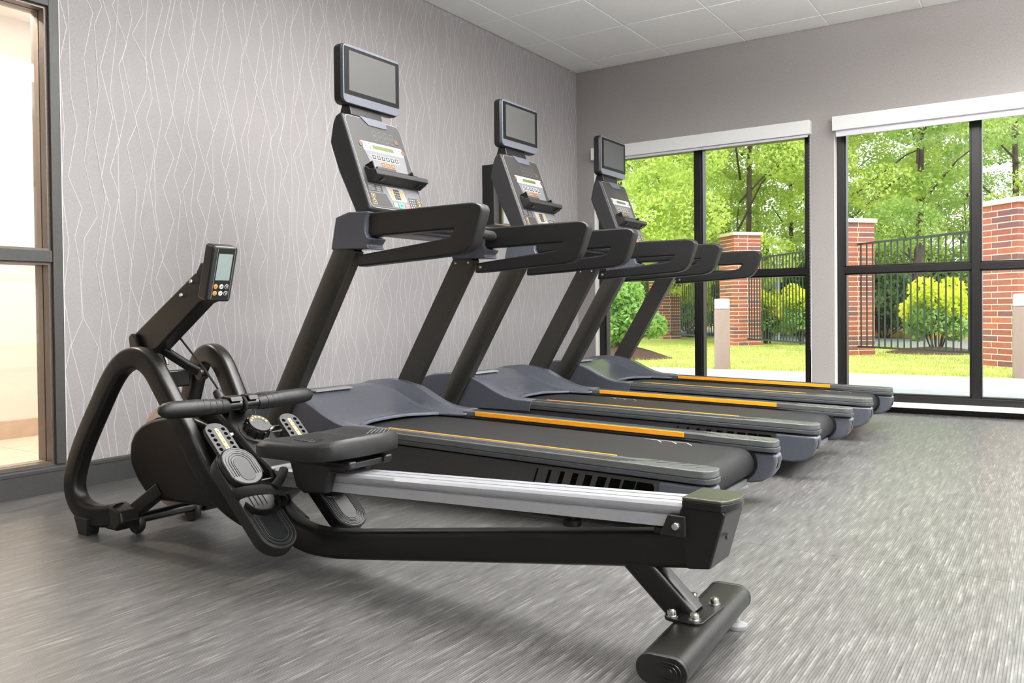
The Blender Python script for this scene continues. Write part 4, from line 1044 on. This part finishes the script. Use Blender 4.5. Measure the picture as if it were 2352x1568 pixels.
        B(MB().prism(oval(-0.0065, 0.022, 0.0065, 0.15, 0.006, 4), 0.004, 0.0068, 'xy', Mf), 'size_scale', 'gold_scale', sl, smooth=False)
        for k in range(5):
            b0 = 0.034 + 0.02 * k
            B(MB().box((-0.002, b0, 0.006), (0.002, b0 + 0.006, 0.0073), Mf), 'scale_numeral', 'brown_key', sl, smooth=False)
        # heel cup: rounded shoe-shaped pad with steps
        cup = B(MB().prism(oval(-0.058, 0.108, 0.058, 0.250, 0.056), -0.004, 0.018, 'xy', Mf), 'heel_cup', 'black_plastic', bevel=0.006, seg=3)
        for k in range(4):
            r = 0.053 - 0.008 * k
            rp = [Mf @ Vector((r * math.cos(math.radians(t)), 0.170 + r * math.sin(math.radians(t)), 0.0185)) for t in np.linspace(180, 360, 17)]
            rp = [Mf @ Vector((-r, 0.215, 0.0185))] + rp + [Mf @ Vector((r, 0.215, 0.0185))]
            B(MB().tube(rp, 0.0012, 5), 'cup_ridge', 'panel_light' if k < 2 else 'charcoal', cup)
        B(MB().prism(oval(-0.024, 0.150, 0.024, 0.235, 0.022), 0.014, 0.0192, 'xy', Mf), 'cup_pad', 'charcoal', cup, bevel=0.001)
        # strap looping over the plate
        sp = [(-0.060, 0.262, -0.018), (-0.066, 0.268, 0.012), (-0.045, 0.285, 0.042), (-0.01, 0.305, 0.062), (0.03, 0.318, 0.058), (0.056, 0.318, 0.034), (0.064, 0.312, -0.002), (0.060, 0.308, -0.018)]
        sp = smooth_path([Mf @ Vector(p) for p in sp], 5)
        vs = []; fs = []
        ax = (Mf.to_3x3() @ Vector((0.25, 1, 0))).normalized() * 0.019
        for p in sp: vs += [p - ax, p + ax]
        fs = [(2 * i, 2 * i + 1, 2 * i + 3, 2 * i + 2) for i in range(len(sp) - 1)]
        B(MB().add(vs, fs), 'foot_strap', 'strap_black', fp, solid=0.0025)
        B(MB().tube(smooth_path([Mf @ Vector(p) for p in ((0.02, 0.30, 0.058), (0.045, 0.285, 0.072), (0.066, 0.262, 0.078))], 4), 0.013, 10), 'strap_end', 'strap_black', fp)
        # toe bowl under the strap
        B(MB().sweep(smooth_path([Mf @ Vector(p) for p in ((-0.050, 0.30, -0.002), (-0.04, 0.335, 0.010), (0.0, 0.35, 0.016), (0.04, 0.335, 0.014), (0.056, 0.30, 0.004))], 5), rrect(0.012, 0.002, 0.0015, 2), tuple(n)), 'toe_band', 'gloss_black', fp)
    B(MB().box((0.70, -0.115, 0.215), (0.78, 0.115, 0.25)), 'foot_crossbar', 'black_beam', bevel=0.006)
    B(MB().tube([(0.60, -0.12, 0.36), (0.60, 0.12, 0.36)], 0.011, 10), 'foot_axle', 'chrome')
    # --- seat rail (aluminium extrusion)
    r0, r1 = (0.735, 0.268), (2.085, 0.3265)
    sec = [(-0.045, -0.026), (-0.045, -0.004), (-0.040, 0.0), (-0.046, 0.004), (-0.050, 0.012), (-0.050, 0.020), (-0.044, 0.026), (-0.0215, 0.026), (-0.021, 0.014), (-0.0165, 0.014), (-0.016, 0.026), (0.016, 0.026), (0.0165, 0.014), (0.021, 0.014), (0.0215, 0.026), (0.044, 0.026), (0.050, 0.020), (0.050, 0.012), (0.046, 0.004), (0.040, 0.0), (0.045, -0.004), (0.045, -0.026)]
    zoff = -0.022
    rail = B(MB().sweep([(r0[0], 0, r0[1] + zoff + 0.0), (r1[0], 0, r1[1] + zoff)], sec, (0, 1, 0)), 'seat_rail', 'aluminium')
    # --- rear end cap
    ep = [(2.070, 0.328), (2.150, 0.328), (2.158, 0.318), (2.125, 0.203), (2.075, 0.196), (2.058, 0.300), (2.060, 0.318)]
    ec = B(MB().prism(ep, -0.055, 0.055, 'xz'), 'end_block', 'black_beam', bevel=0.005)
    top = [(2.066, -0.058), (2.066, 0.058), (2.150, 0.058), (2.162, 0.045), (2.172, 0.0), (2.162, -0.045), (2.150, -0.058)]
    B(MB().prism(top, 0.322, 0.3385, 'xy'), 'end_cap', 'black_beam', ec, bevel=0.003)
    B(MB().prism([(u * 0.997 + 0.006, v * 0.97) for u, v in top], 0.3375, 0.3455, 'xy'), 'cap_top', 'olive_cap', ec, bevel=0.003)
    B(MB().lathe([(0.0, 0.004), (0.006, 0.004), (0.007, 0.0)], (2.147, -0.02, 0.268), 'x', 14), 'cap_screw', 'gloss_black', ec)
    for s in (-1, 1):
        q = B(MB().prism([(2.018, 0.262), (2.036, 0.306), (2.076, 0.306), (2.076, 0.262)], s * 0.045, s * 0.062, 'xz'), 'rail_bracket', 'black_plastic', bevel=0.003)
        B(MB().lathe([(0.0, -0.006 * 1), (0.007, -0.005), (0.010, 0.0), (0.010, 0.004), (0.0, 0.004)] if s < 0 else [(0.0, -0.004), (0.010, -0.004), (0.010, 0.0), (0.007, 0.005), (0.0, 0.006)], (2.055, s * 0.063, 0.284), 'y', 16), 'bolt', 'chrome', q)
    B(MB().box((1.99, -0.03, 0.254), (2.06, 0.03, 0.268)), 'rubber_stop', 'black_rubber', bevel=0.002)
    # --- seat and carriage
    outline = []
    sp_ = [(0.893, -0.176), (0.903, -0.09), (0.918, 0.0), (0.903, 0.09), (0.893, 0.176), (0.93, 0.183), (1.02, 0.178), (1.10, 0.160), (1.145, 0.125), (1.165, 0.06), (1.168, 0.0), (1.165, -0.06), (1.145, -0.125), (1.10, -0.160), (1.02, -0.178), (0.93, -0.183)]
    P = smooth_path([(a, b, 0) for a, b in sp_] + [(sp_[0][0], sp_[0][1], 0)], 4)[:-1]
    cx, cy = 1.035, 0.0
    rings = []
    for sc, w, dip in ((0.90, 0.322, 0), (0.985, 0.326, 0), (1.0, 0.336, 0), (1.0, 0.357, 0), (0.955, 0.3675, 0), (0.93, 0.3705, 0), (0.86, 0.374, 0.3), (0.7, 0.374, 0.8), (0.45, 0.374, 1.0), (0.2, 0.374, 0.6), (0.02, 0.374, 0.4)):
        row = []
        for p in P:
            u = cx + (p.x - cx) * sc; v = cy + (p.y - cy) * sc
            h = w
            if dip: h = w - dip * (0.016 * math.exp(-((abs(v) - 0.075) / 0.05) ** 2)) + dip * 0.004 * math.exp(-(v / 0.03) ** 2)
            h += 0.016 * max(0, (u - 1.08) / 0.09) ** 1.5 * (1 if w > 0.35 else 0.3)
            row.append((u, v, h))
        row.append(row[0]); rings.append(row)
    seat = B(MB().grid(rings), 'seat', 'black_rubber')
    bm = bmesh.new(); bm.from_mesh(seat.data); bmesh.ops.remove_doubles(bm, verts=bm.verts, dist=1e-5); bmesh.ops.recalc_face_normals(bm, faces=bm.faces); bm.to_mesh(seat.data); bm.free()
    for k in range(6):
        v0 = 0.13 - 0.0 ; uu = 1.05 + 0.018 * k
        B(MB().tube(smooth_path([(uu - 0.01, 0.13 - 0.004 * k, 0.3745 + 0.0025 * k), (uu, 0.08, 0.3625 + 0.0028 * k), (uu + 0.003, 0.03, 0.369 + 0.003 * k)], 4), 0.0011, 5), 'seat_groove', 'gloss_black', seat)
    for k in range(5):
        uu = 0.965 + 0.012 * k
        B(MB().tube(smooth_path([(uu + 0.012, -0.045, 0.3685), (uu, -0.07, 0.3625), (uu, -0.09, 0.364), (uu + 0.012, -0.112, 0.371)], 4), 0.0011, 5), 'seat_ridge', 'charcoal', seat)
    ca = [(0.905, 0.314), (1.155, 0.322), (1.15, 0.300), (1.075, 0.288), (1.055, 0.225), (0.965, 0.218), (0.935, 0.232)]
    for s in (-1, 1):
        B(MB().prism(ca, s * 0.054, s * 0.085, 'xz'), 'carriage_side', 'black_plastic', bevel=0.008, seg=3)
    B(MB().box((0.91, -0.085, 0.298), (1.14, 0.085, 0.316)), 'carriage_top', 'black_plastic', bevel=0.004)
    for ob in [x for x in bpy.data.objects if x.parent == root and x.name.split('.')[0] in ('seat',)]:
        ob.location = (-0.036, 0, 0.010)
    for ob in [x for x in bpy.data.objects if x.parent == root and x.name.split('.')[0] in ('carriage_side', 'carriage_top')]:
        ob.location = (-0.025, 0, 0.008)
    # --- rear leg
    B(MB().sweep([(1.915, 0, 0.206), (2.060, 0, 0.078)], rrect(0.027, 0.031, 0.012, 4), (0, 1, 0)), 'rear_strut', 'black_beam')
    fb = B(MB().sweep([(2.104, -0.235, 0.062), (2.064, 0.212, 0.062)], [(b, a) for a, b in rrect(0.050, 0.028, 0.0275, 6)], (0, 0, 1)), 'rear_foot_bar', 'black_frame')
    for s in (-1, 1):
        e = B(MB().sweep([(2.104 if s < 0 else 2.064, -0.235 if s < 0 else 0.212, 0.062), (2.105 if s < 0 else 2.063, -0.247 if s < 0 else 0.224, 0.062)], [(b, a) for a, b in rrect(0.0505, 0.0285, 0.028, 6)], (0, 0, 1)), 'bar_end_cap', 'black_plastic', fb, bevel=0.002)
        for k in range(3):
            rp = [((2.105 if s < 0 else 2.063) + a, (-0.2475 if s < 0 else 0.2245), 0.062 + b) for a, b in rrect(0.040 - 0.009 * k, 0.019 - 0.006 * k, 0.018 - 0.006 * k, 6)]; rp.append(rp[0])
            B(MB().tube(rp, 0.0012, 5), 'cap_ridge', 'gloss_black', fb)
        B(MB().lathe([(0.0, 0.0), (0.022, 0.0), (0.024, 0.003), (0.024, 0.010), (0.008, 0.014), (0.006, 0.040), (0.0, 0.040)], (2.092, s * 0.19, 0.0), 'z', 20), 'levelling_foot', 'panel_silver' if s > 0 else 'black_rubber')
    fl = B(MB().prism(mr(2.027, -0.075, 2.112, 0.075, 0.02), 0.088, 0.095, 'xy'), 'leg_flange', 'black_beam', bevel=0.002)
    for u, v in ((2.092, -0.055), (2.092, 0.055), (2.043, -0.058), (2.043, 0.058)):
        B(MB().lathe([(0.0, 0.015), (0.005, 0.015), (0.0055, 0.013), (0.009, 0.013), (0.0095, 0.011), (0.0095, 0.002), (0.013, 0.002), (0.013, 0.0)], (u, v, 0.095), 'z', 16), 'bolt', 'chrome', fl)
    return root
make_rower()

# ================================================================ OUTSIDE
def pix(px, depth, z=None):
    k = (px - W_PX / 2) / F_PX
    p = CAM + (_f + _r * k) * depth
    return (p.x, p.y)
GZ = -0.02
tag(box_obj('ground_walk', (-14, 0.25, GZ - 0.1), (14, 3.72, GZ), 'sidewalk'), 'pale concrete walk outside the windows', kind='structure')
tag(box_obj('ground_bounce_slab', (XR + 0.12, -12, GZ - 0.1), (22, 0.25, GZ), 'sidewalk'), 'pale concrete slab added beyond the right hand wall to bounce daylight', kind='structure')  # unseen slab, added to throw daylight up through the added window
tag(box_obj('ground_lawn', (-30, 3.72, GZ - 0.12), (20, 15.2, GZ), 'lawn_ground'), 'pale green lawn outside the windows', kind='structure')
tag(box_obj('ground_far', (-60, 15.2, GZ - 0.14), (40, 70, GZ - 0.02), 'mulch'), 'brown leaf litter under the trees', kind='structure')

# fence line frame: e along the fence (towards the building), g away from the camera side
e2 = Vector((0.74, -0.672)).normalized(); g2 = Vector((-e2.y, e2.x))
def pier(corner, label, courses=27, w=0.60, ch=0.0762):
    """square brick pier; corner = the front corner; faces run along -e and +g from it"""
    ang = math.atan2(e2.y, e2.x)
    r = empty('brick_pier', (corner[0], corner[1], GZ), ang)    # local x = e, y = g ; pier fills x in [-w,0], y in [0,w]
    tag(r, label, 'brick pier', 'brick piers of the fence')
    hgt = courses * ch
    MB().box((-w + 0.006, 0.006, 0), (-0.006, w - 0.006, hgt)).build('mortar_core', 'mortar', r, smooth=False)
    j = 0.014; bd = 0.09; rest = MB()
    L = (w - bd - 2 * j)
    for c in range(courses):
        z0, z1 = c * ch + j, (c + 1) * ch
        def brk(x0, x1, y0, y1, hidden=False):
            if hidden: rest.box((x0, y0, z0), (x1, y1, z1)); return
            m = MB().box((x0, y0, z0), (x1, y1, z1))
            m.build('brick', 'brick_%d' % random.choice((0, 0, 1, 1, 2, 3, 4, 5)), r, smooth=False)
        h = w / 2
        if c % 2 == 0:
            brk(-h + j / 2, 0, 0, bd); brk(-w, -h - j / 2, 0, bd)                           # front face (normal -g): two long
            brk(-bd, 0, bd + j, bd + j + (w - bd - j) * 0.42 - j / 2); brk(-bd, 0, bd + j + (w - bd - j) * 0.42 + j / 2, w)
            brk(-w, -w + bd, bd + j, w, True); brk(-w + bd + j, -bd - j, w - bd, w, True)
        else:
            brk(-bd, 0, 0, h - j / 2); brk(-bd, 0, h + j / 2, w)                            # right face (normal +e): two long
            brk(-bd - j - (w - bd - j) * 0.58 + j / 2, -bd - j, 0, bd); brk(-w, -bd - j - (w - bd - j) * 0.58 - j / 2, 0, bd)
            brk(-w, -w + bd, bd + j, w, True); brk(-w + bd + j, -bd - j, w - bd, w, True)
    o = rest.build('brick_backing', 'brick_1', r, smooth=False); o['kind'] = 'stuff'
    MB().box((-w - 0.03, -0.03, hgt + 0.001), (0.03, w + 0.03, hgt + 0.065)).build('cap_stone', 'cap_stone', r, bevel=0.006)
    return r
P1 = (-1.94, 9.92); P2 = (0.67, 7.13); P3 = (3.06, 5.22); P0 = (-4.78, 12.75)
pier(P1, 'brick pier behind the tan bollard, seen through the left window', 29)
pier(P2, 'brick pier at the left edge of the right window')
pier(P3, 'nearest brick pier, large at the right edge of the picture', 26)
pier(P0, 'far brick pier half hidden by the green shrub')
# fence panels between piers: rails and pickets
def fence(pa, pb, label, z0=0.13, z1=1.71, w=0.60, sp=0.118):
    a = Vector(pa) + g2 * w * 0.5 + e2 * 0.002; b = Vector(pb) + g2 * w * 0.5 - e2 * (w + 0.002)
    L = (b - a).length; d = (b - a).normalized(); ang = math.atan2(d.y, d.x)
    r = empty('iron_fence', (a.x, a.y, GZ), ang); tag(r, label, 'fence', 'iron fence panels')
    MB().box((0, -0.014, z1), (L, 0.014, z1 + 0.03)).build('rail', 'fence_iron', r, smooth=False)
    MB().box((0, -0.014, z0), (L, 0.014, z0 + 0.03)).build('rail', 'fence_iron', r, smooth=False)
    n = int(L / sp); pk = None
    for k in range(n):
        if pk is None:
            pk = MB().box((-0.008, -0.008, z0 + 0.03), (0.008, 0.008, z1)).build('picket', 'fence_iron', r, smooth=False); q = pk
        else:
            q = pk.copy(); COL.objects.link(q)
        q.location = (L * (k + 0.5) / n, 0, 0)
fence(P1, P2, 'dark iron picket fence panel right of the bollard in the left window')
fence(P2, P3, 'dark iron picket fence panel in the right window before the yellow bush')
fence(P0, P1, 'dark iron picket fence panel between the far pier and the bollard')
# bollards
def bollard(p, label):
    r = empty('bollard_light', (p[0], p[1], GZ)); tag(r, label, 'bollard', 'bollard lights along the walk')
    MB().lathe([(0.0, 0.0), (0.096, 0.0), (0.096, 0.735), (0.092, 0.742), (0.0, 0.742)], (0, 0, 0), 'z', 32).build('post', 'bollard_taupe', r)
    MB().lathe([(0.094, 0.75), (0.094, 0.862), (0.088, 0.875), (0.0, 0.880)], (0, 0, 0), 'z', 32).build('lens', 'bollard_lens', r)
    MB().lathe([(0.0, 0.742), (0.086, 0.742), (0.086, 0.7505), (0.0, 0.7505)], (0, 0, 0), 'z', 24).build('neck', 'panel_silver', r)
bollard((-0.05, 3.80), 'tan bollard light standing before the brick pier in the left window')
bollard((3.16, 3.80), 'tan bollard light cut off at the right edge of the picture')
# service road beyond the fence with its kerbs
def strip(name, off0, off1, z0, z1, mat, l0, l1, label=None, cat=None, kind=None):
    """slab parallel to the fence, off0..off1 = distance behind the fence line"""
    base = Vector(P1); pts = []
    for l, o_ in ((l0, off0), (l1, off0), (l1, off1), (l0, off1)):
        q = base + e2 * l + g2 * o_; pts.append((q.x, q.y))
    o = MB().prism(pts, z0, z1, 'xy').build(name, mat, None, smooth=False)
    return tag(o, label, cat, kind=kind)
strip('ground_road', 2.4, 5.6, GZ - 0.05, GZ + 0.012, 'asphalt', -16, 7.5, 'grey asphalt drive behind the iron fence', kind='structure')
for l0, l1, mt_, lab in ((-14.5, -4.9, 'kerb', 'pale concrete kerb along the drive left of the far pier'), (-4.89, -0.3, 'kerb_yellow', 'yellow painted kerb along the far side of the drive'), (-0.29, 7.4, 'kerb', 'pale concrete kerb along the drive behind the right window')):
    strip('kerb', 5.6, 5.85, GZ - 0.05, GZ + 0.16, mt_, l0, l1, lab, 'kerb')
# post with a small box beyond the fence
pr = empty('lamp_post', (*pix(1786, 19.0), GZ)); tag(pr, 'thin blue grey post with a white box behind the fence', 'post')
MB().tube([(0, 0, 0), (0, 0, 2.05)], 0.05, 10).build('pole', 'post_blue', pr)
MB().box((-0.16, -0.1, 2.0), (0.16, 0.1, 2.2)).build('head', 'white_paint', pr, bevel=0.01)

# ---- foliage
def leaf_mesh(name, mat, pts, size, parent, kind=None, flat=0.5):
    """pts: (n,3) leaf centres -> one mesh of diamond leaves"""
    n = len(pts)
    a = RNG.normal(size=(n, 3)); a /= np.linalg.norm(a, axis=1)[:, None]
    b = RNG.normal(size=(n, 3)); b[:, 2] *= flat; b -= (b * a).sum(1)[:, None] * a; b /= np.linalg.norm(b, axis=1)[:, None]
    sz = size * RNG.uniform(0.6, 1.35, (n, 1))
    v = np.stack([pts - a * sz * 0.55, pts - b * sz * 0.30 - a * sz * 0.05, pts + a * sz * 0.55, pts + b * sz * 0.30 - a * sz * 0.05], 1).reshape(-1, 3)
    me = bpy.data.meshes.new(name)
    me.vertices.add(4 * n); me.vertices.foreach_set('co', v.astype(np.float32).ravel())
    me.loops.add(4 * n); me.loops.foreach_set('vertex_index', np.arange(4 * n, dtype=np.int32))
    me.polygons.add(n); me.polygons.foreach_set('loop_start', np.arange(0, 4 * n, 4, dtype=np.int32))
    me.update(calc_edges=True); me.materials.append(MATS[mat])
    o = bpy.data.objects.new(name, me); COL.objects.link(o); o.parent = parent
    if kind: o['kind'] = kind
    return o
def blob_pts(n, blobs):
    """points in shells of ellipsoids (cx,cy,cz,rx,ry,rz)"""
    w = np.array([b[3] * b[4] + b[4] * b[5] + b[3] * b[5] for b in blobs]); w = w / w.sum(); out = []
    for b, c in zip(blobs, RNG.multinomial(n, w)):
        d = RNG.normal(size=(c, 3)); d /= np.linalg.norm(d, axis=1)[:, None]
        rr = RNG.uniform(0.55, 1.0, (c, 1)) ** 0.6
        out.append(np.array(b[:3]) + d * rr * np.array(b[3:]))
    return np.concatenate(out)
def tree(px, depth, hgt, rad, trunk_h, mat, n, size, label, seed):
    rnd = random.Random(seed)
    x, y = pix(px, depth)
    r = empty('tree', (x, y, GZ - 0.02)); tag(r, label, 'tree', 'trees beyond the fence')
    t = MB(); lean = rnd.uniform(-0.3, 0.3)
    tp = smooth_path([(0, 0, -0.1), (lean * 0.3, 0, trunk_h * 0.5), (lean, 0.1, trunk_h), (lean * 1.3, 0.1, hgt * 0.8)], 4)
    m = len(tp); rb = 0.06 + 0.007 * hgt
    t.sweep(tp, [[(rb * (1 - 0.75 * i / m) * math.cos(q), rb * (1 - 0.75 * i / m) * math.sin(q)) for q in np.linspace(0, 2 * math.pi, 9)[:-1]] for i in range(m)], (0, 1, 0))
    blobs = []
    nb = 26
    for k in range(nb):
        zc = trunk_h * 0.75 + (hgt - trunk_h * 0.75) * (k + 0.5) / nb
        tz = (zc - trunk_h * 0.75) / (hgt - trunk_h * 0.75)
        rr = rad * (0.55 + 0.6 * math.sin(math.pi * min(1, 0.18 + tz * 0.8)))
        a = rnd.uniform(0, 6.283); q = rr * math.sqrt(rnd.random())
        bx, by = q * math.cos(a), q * math.sin(a)
        s_ = rad * rnd.uniform(0.22, 0.42)
        blobs.append((bx, by, zc, s_, s_, s_ * 0.62))
        if k % 2 == 0:
            t.sweep([(lean * tz, 0, zc - 0.9 - 0.2 * q), (bx * 0.5, by * 0.5, zc - 0.4), (bx * 0.9, by * 0.9, zc)], [[(w_ * math.cos(q_), w_ * math.sin(q_)) for q_ in np.linspace(0, 2 * math.pi, 6)[:-1]] for w_ in (0.03, 0.02, 0.008)], (0.3, 1, 0.1))
    t.build('trunk', 'bark', r)
    leaf_mesh('foliage', mat, blob_pts(n, blobs), size, r)
def shrub(pos, blobs, mat, n, size, label, stems=6, cat='shrub', group=None):
    r = empty('shrub', (pos[0], pos[1], GZ)); tag(r, label, cat, group)
    t = MB()
    for k in range(stems):
        b = blobs[k % len(blobs)]
        t.tube([(0.06 * math.cos(k * 2.4), 0.06 * math.sin(k * 2.4), 0), (b[0] * 0.5 + 0.1 * math.cos(k), b[1] * 0.5 + 0.1 * math.sin(k), b[2] * 0.6), (b[0] + 0.2 * math.cos(k), b[1] + 0.2 * math.sin(k), b[2])], 0.014, 5)
    t.build('stems', 'bark', r)
    leaf_mesh('foliage', mat, blob_pts(n, blobs), size, r)

TREES = [
    (1400, 19, 8.5, 2.6, 1.4, 'leaf_bright', 40000, 0.08, 'bright green tree at the left of the left window'),
    (1530, 22, 9.5, 2.7, 1.8, 'leaf_bright', 40000, 0.085, 'bright green tree left of the mullion in the left window'),
    (1690, 20, 9.5, 2.6, 1.8, 'leaf_bright', 40000, 0.085, 'bright green tree right of the mullion in the left window'),
    (1830, 23, 9.5, 2.7, 2.0, 'leaf_bright', 34000, 0.085, 'bright green tree at the right edge of the left window'),
    (1960, 20, 9.5, 2.3, 2.2, 'leaf_bright', 26000, 0.085, 'light green tree at the left of the right window'),
    (2105, 18, 10.0, 2.0, 3.0, 'leaf_mid', 24000, 0.08, 'tall tree with a dark trunk in the middle of the right window'),
    (2215, 23, 11.0, 2.4, 3.0, 'leaf_mid', 22000, 0.09, 'airy tree just left of the right window mullion'),
    (2345, 20, 10.0, 2.2, 3.2, 'leaf_bright', 17000, 0.085, 'airy bright tree at the right edge of the picture'),
    (1480, 31, 12, 3.4, 2.0, 'leaf_mid', 30000, 0.13, 'farther tree behind the left part of the left window'),
    (1740, 33, 13, 3.6, 2.0, 'leaf_mid', 30000, 0.13, 'farther tree behind the right part of the left window'),
    (1925, 35, 12, 3.2, 2.0, 'leaf_mid', 16000, 0.14, 'farther tree behind the left part of the right window'),
    (2160, 36, 13, 3.2, 2.5, 'leaf_mid', 14000, 0.14, 'farther tree behind the middle of the right window'),
    (2480, 26, 11, 3.0, 2.5, 'leaf_mid', 9000, 0.13, 'green tree beyond the right edge of the picture'),
]
for i, (px, dp, h_, rd, th_, mt_, n_, sz_, lab) in enumerate(TREES): tree(px, dp, h_, rd, th_, mt_, n_, sz_, lab, i)
# low undergrowth behind the drive
for i, (px, dp, w_, h_, mt_, lab) in enumerate(((1440, 24, 2.8, 2.2, 'leaf_dark', 'dark green undergrowth at the left of the left window'), (1590, 25, 2.8, 2.2, 'leaf_dark', 'dark green undergrowth behind the mullion of the left window'), (1760, 24, 2.8, 2.5, 'leaf_mid', 'green undergrowth right of the pier in the left window'), (1900, 22, 2.5, 2.2, 'leaf_dark', 'dark undergrowth behind the pier of the right window'), (2030, 20, 1.9, 2.0, 'leaf_dark', 'dark undergrowth left of the yellow bush in the right window'), (2200, 20, 2.2, 2.2, 'leaf_mid', 'green undergrowth above the yellow bush in the right window'), (2360, 19, 2.0, 2.0, 'leaf_mid', 'green undergrowth behind the nearest brick pier'))):
    bl = [(w_ * math.cos(k * 2.4) * 0.55, w_ * math.sin(k * 2.4) * 0.3, h_ * (0.35 + 0.12 * (k % 5)), w_ * 0.42, w_ * 0.36, h_ * 0.3) for k in range(8)]
    shrub(pix(px, dp), bl, mt_, 12000, 0.11, lab, 8, group='undergrowth beyond the drive')
# yellow bushes and the green shrub by the far pier
def ybush(px, dp, w_, h_, n_, lab):
    bl = [(w_ * math.cos(k * 2.4) * 0.5, w_ * math.sin(k * 2.4) * 0.5, h_ * (0.66 + 0.10 * (k % 4)), w_ * 0.34, w_ * 0.34, h_ * 0.22) for k in range(9)]
    r = empty('shrub', (*pix(px, dp), GZ)); tag(r, lab, 'shrub', 'yellow green bushes')
    t = MB()
    for k in range(9):
        b = bl[k]; t.tube([(0.06 * math.cos(k * 2.4), 0.06 * math.sin(k * 2.4), 0), (b[0] * 0.6, b[1] * 0.6, b[2] * 0.6), (b[0], b[1], b[2])], 0.012, 5)
    t.build('stems', 'bark', r)
    leaf_mesh('young_foliage', 'leaf_yellow', blob_pts(int(n_ * 0.6), bl), 0.075, r)
    leaf_mesh('foliage', 'leaf_shrub', blob_pts(int(n_ * 0.4), [(x * 0.85, y * 0.85, z * 0.62, q * 0.95, q * 0.95, h_ * 0.24) for x, y, z, q, _, _ in bl]), 0.075, r)
ybush(2150, 13.6, 0.66, 1.05, 7000, 'rounded yellow green bush behind the fence of the right window')
ybush(1845, 16.8, 0.62, 1.05, 6000, 'yellow green bush behind the fence at the right of the left window')
ybush(1762, 17.4, 0.40, 1.0, 4000, 'narrow yellow green bush right of the pier in the left window')
ybush(1585, 22.0, 0.75, 1.35, 6000, 'yellow green bush left of the mullion in the left window')
gx, gy = pix(1425, 13.0)
shrub((gx, gy), [(-0.1, 0, 0.50, 0.38, 0.38, 0.32), (0.22, 0, 0.62, 0.32, 0.32, 0.34), (0.0, 0, 1.0, 0.38, 0.38, 0.32), (0.52, 0.1, 0.50, 0.22, 0.22, 0.2), (-0.4, 0, 0.8, 0.32, 0.32, 0.36)], 'leaf_shrub', 6000, 0.085, 'leafy green shrub on a mulch bed at the left of the left window', 7)
mp = MB(); rows = []
for i in range(9):
    rr_ = 0.7 * i / 8; rows.append([(gx + 0.05 + rr_ * 1.15 * math.cos(t), gy + rr_ * math.sin(t), GZ + 0.2 * math.cos(min(1, rr_ / 0.7) * math.pi / 2) ** 1.2 - 0.01) for t in np.linspace(0, 2 * math.pi, 29)])
mo = mp.grid(rows).build('mulch_mound', 'mulch'); tag(mo, 'mound of brown mulch under the green shrub', 'mulch bed')
bx_, by_ = pix(2150, 13.5); rows = []
for i in range(7):
    rr_ = 0.8 * i / 6; rows.append([(bx_ + rr_ * math.cos(t), by_ + rr_ * math.sin(t), GZ + 0.1 * math.cos(rr_ / 0.8 * math.pi / 2) - 0.005) for t in np.linspace(0, 2 * math.pi, 25)])
tag(MB().grid(rows).build('mulch_mound', 'mulch'), 'mulch ring under the rounded yellow green bush', 'mulch bed')
# grass blades on the lawn in view
ng = 60000
gxs = RNG.uniform(-7, 5.5, ng); gys = 3.74 + (RNG.random(ng) ** 1.4) * 9.0
hgt = RNG.uniform(0.015, 0.045, ng); an = RNG.uniform(0, math.pi, ng); wd = RNG.uniform(0.003, 0.006, ng)
lx = RNG.normal(0, 0.012, ng); ly = RNG.normal(0, 0.012, ng)
v = np.zeros((ng, 3, 3)); v[:, 0] = np.stack([gxs - wd * np.cos(an), gys - wd * np.sin(an), np.full(ng, GZ)], 1)
v[:, 1] = np.stack([gxs + wd * np.cos(an), gys + wd * np.sin(an), np.full(ng, GZ)], 1); v[:, 2] = np.stack([gxs + lx, gys + ly, GZ + hgt], 1)
gm = bpy.data.meshes.new('lawn_grass'); gm.vertices.add(3 * ng); gm.vertices.foreach_set('co', v.astype(np.float32).ravel())
gm.loops.add(3 * ng); gm.loops.foreach_set('vertex_index', np.arange(3 * ng, dtype=np.int32)); gm.polygons.add(ng)
gm.polygons.foreach_set('loop_start', np.arange(0, 3 * ng, 3, dtype=np.int32)); gm.update(calc_edges=True); gm.materials.append(MATS['grass_blade'])
go = bpy.data.objects.new('lawn_grass', gm); COL.objects.link(go); tag(go, 'short yellowish green grass on the lawn outside', 'grass', kind='stuff')
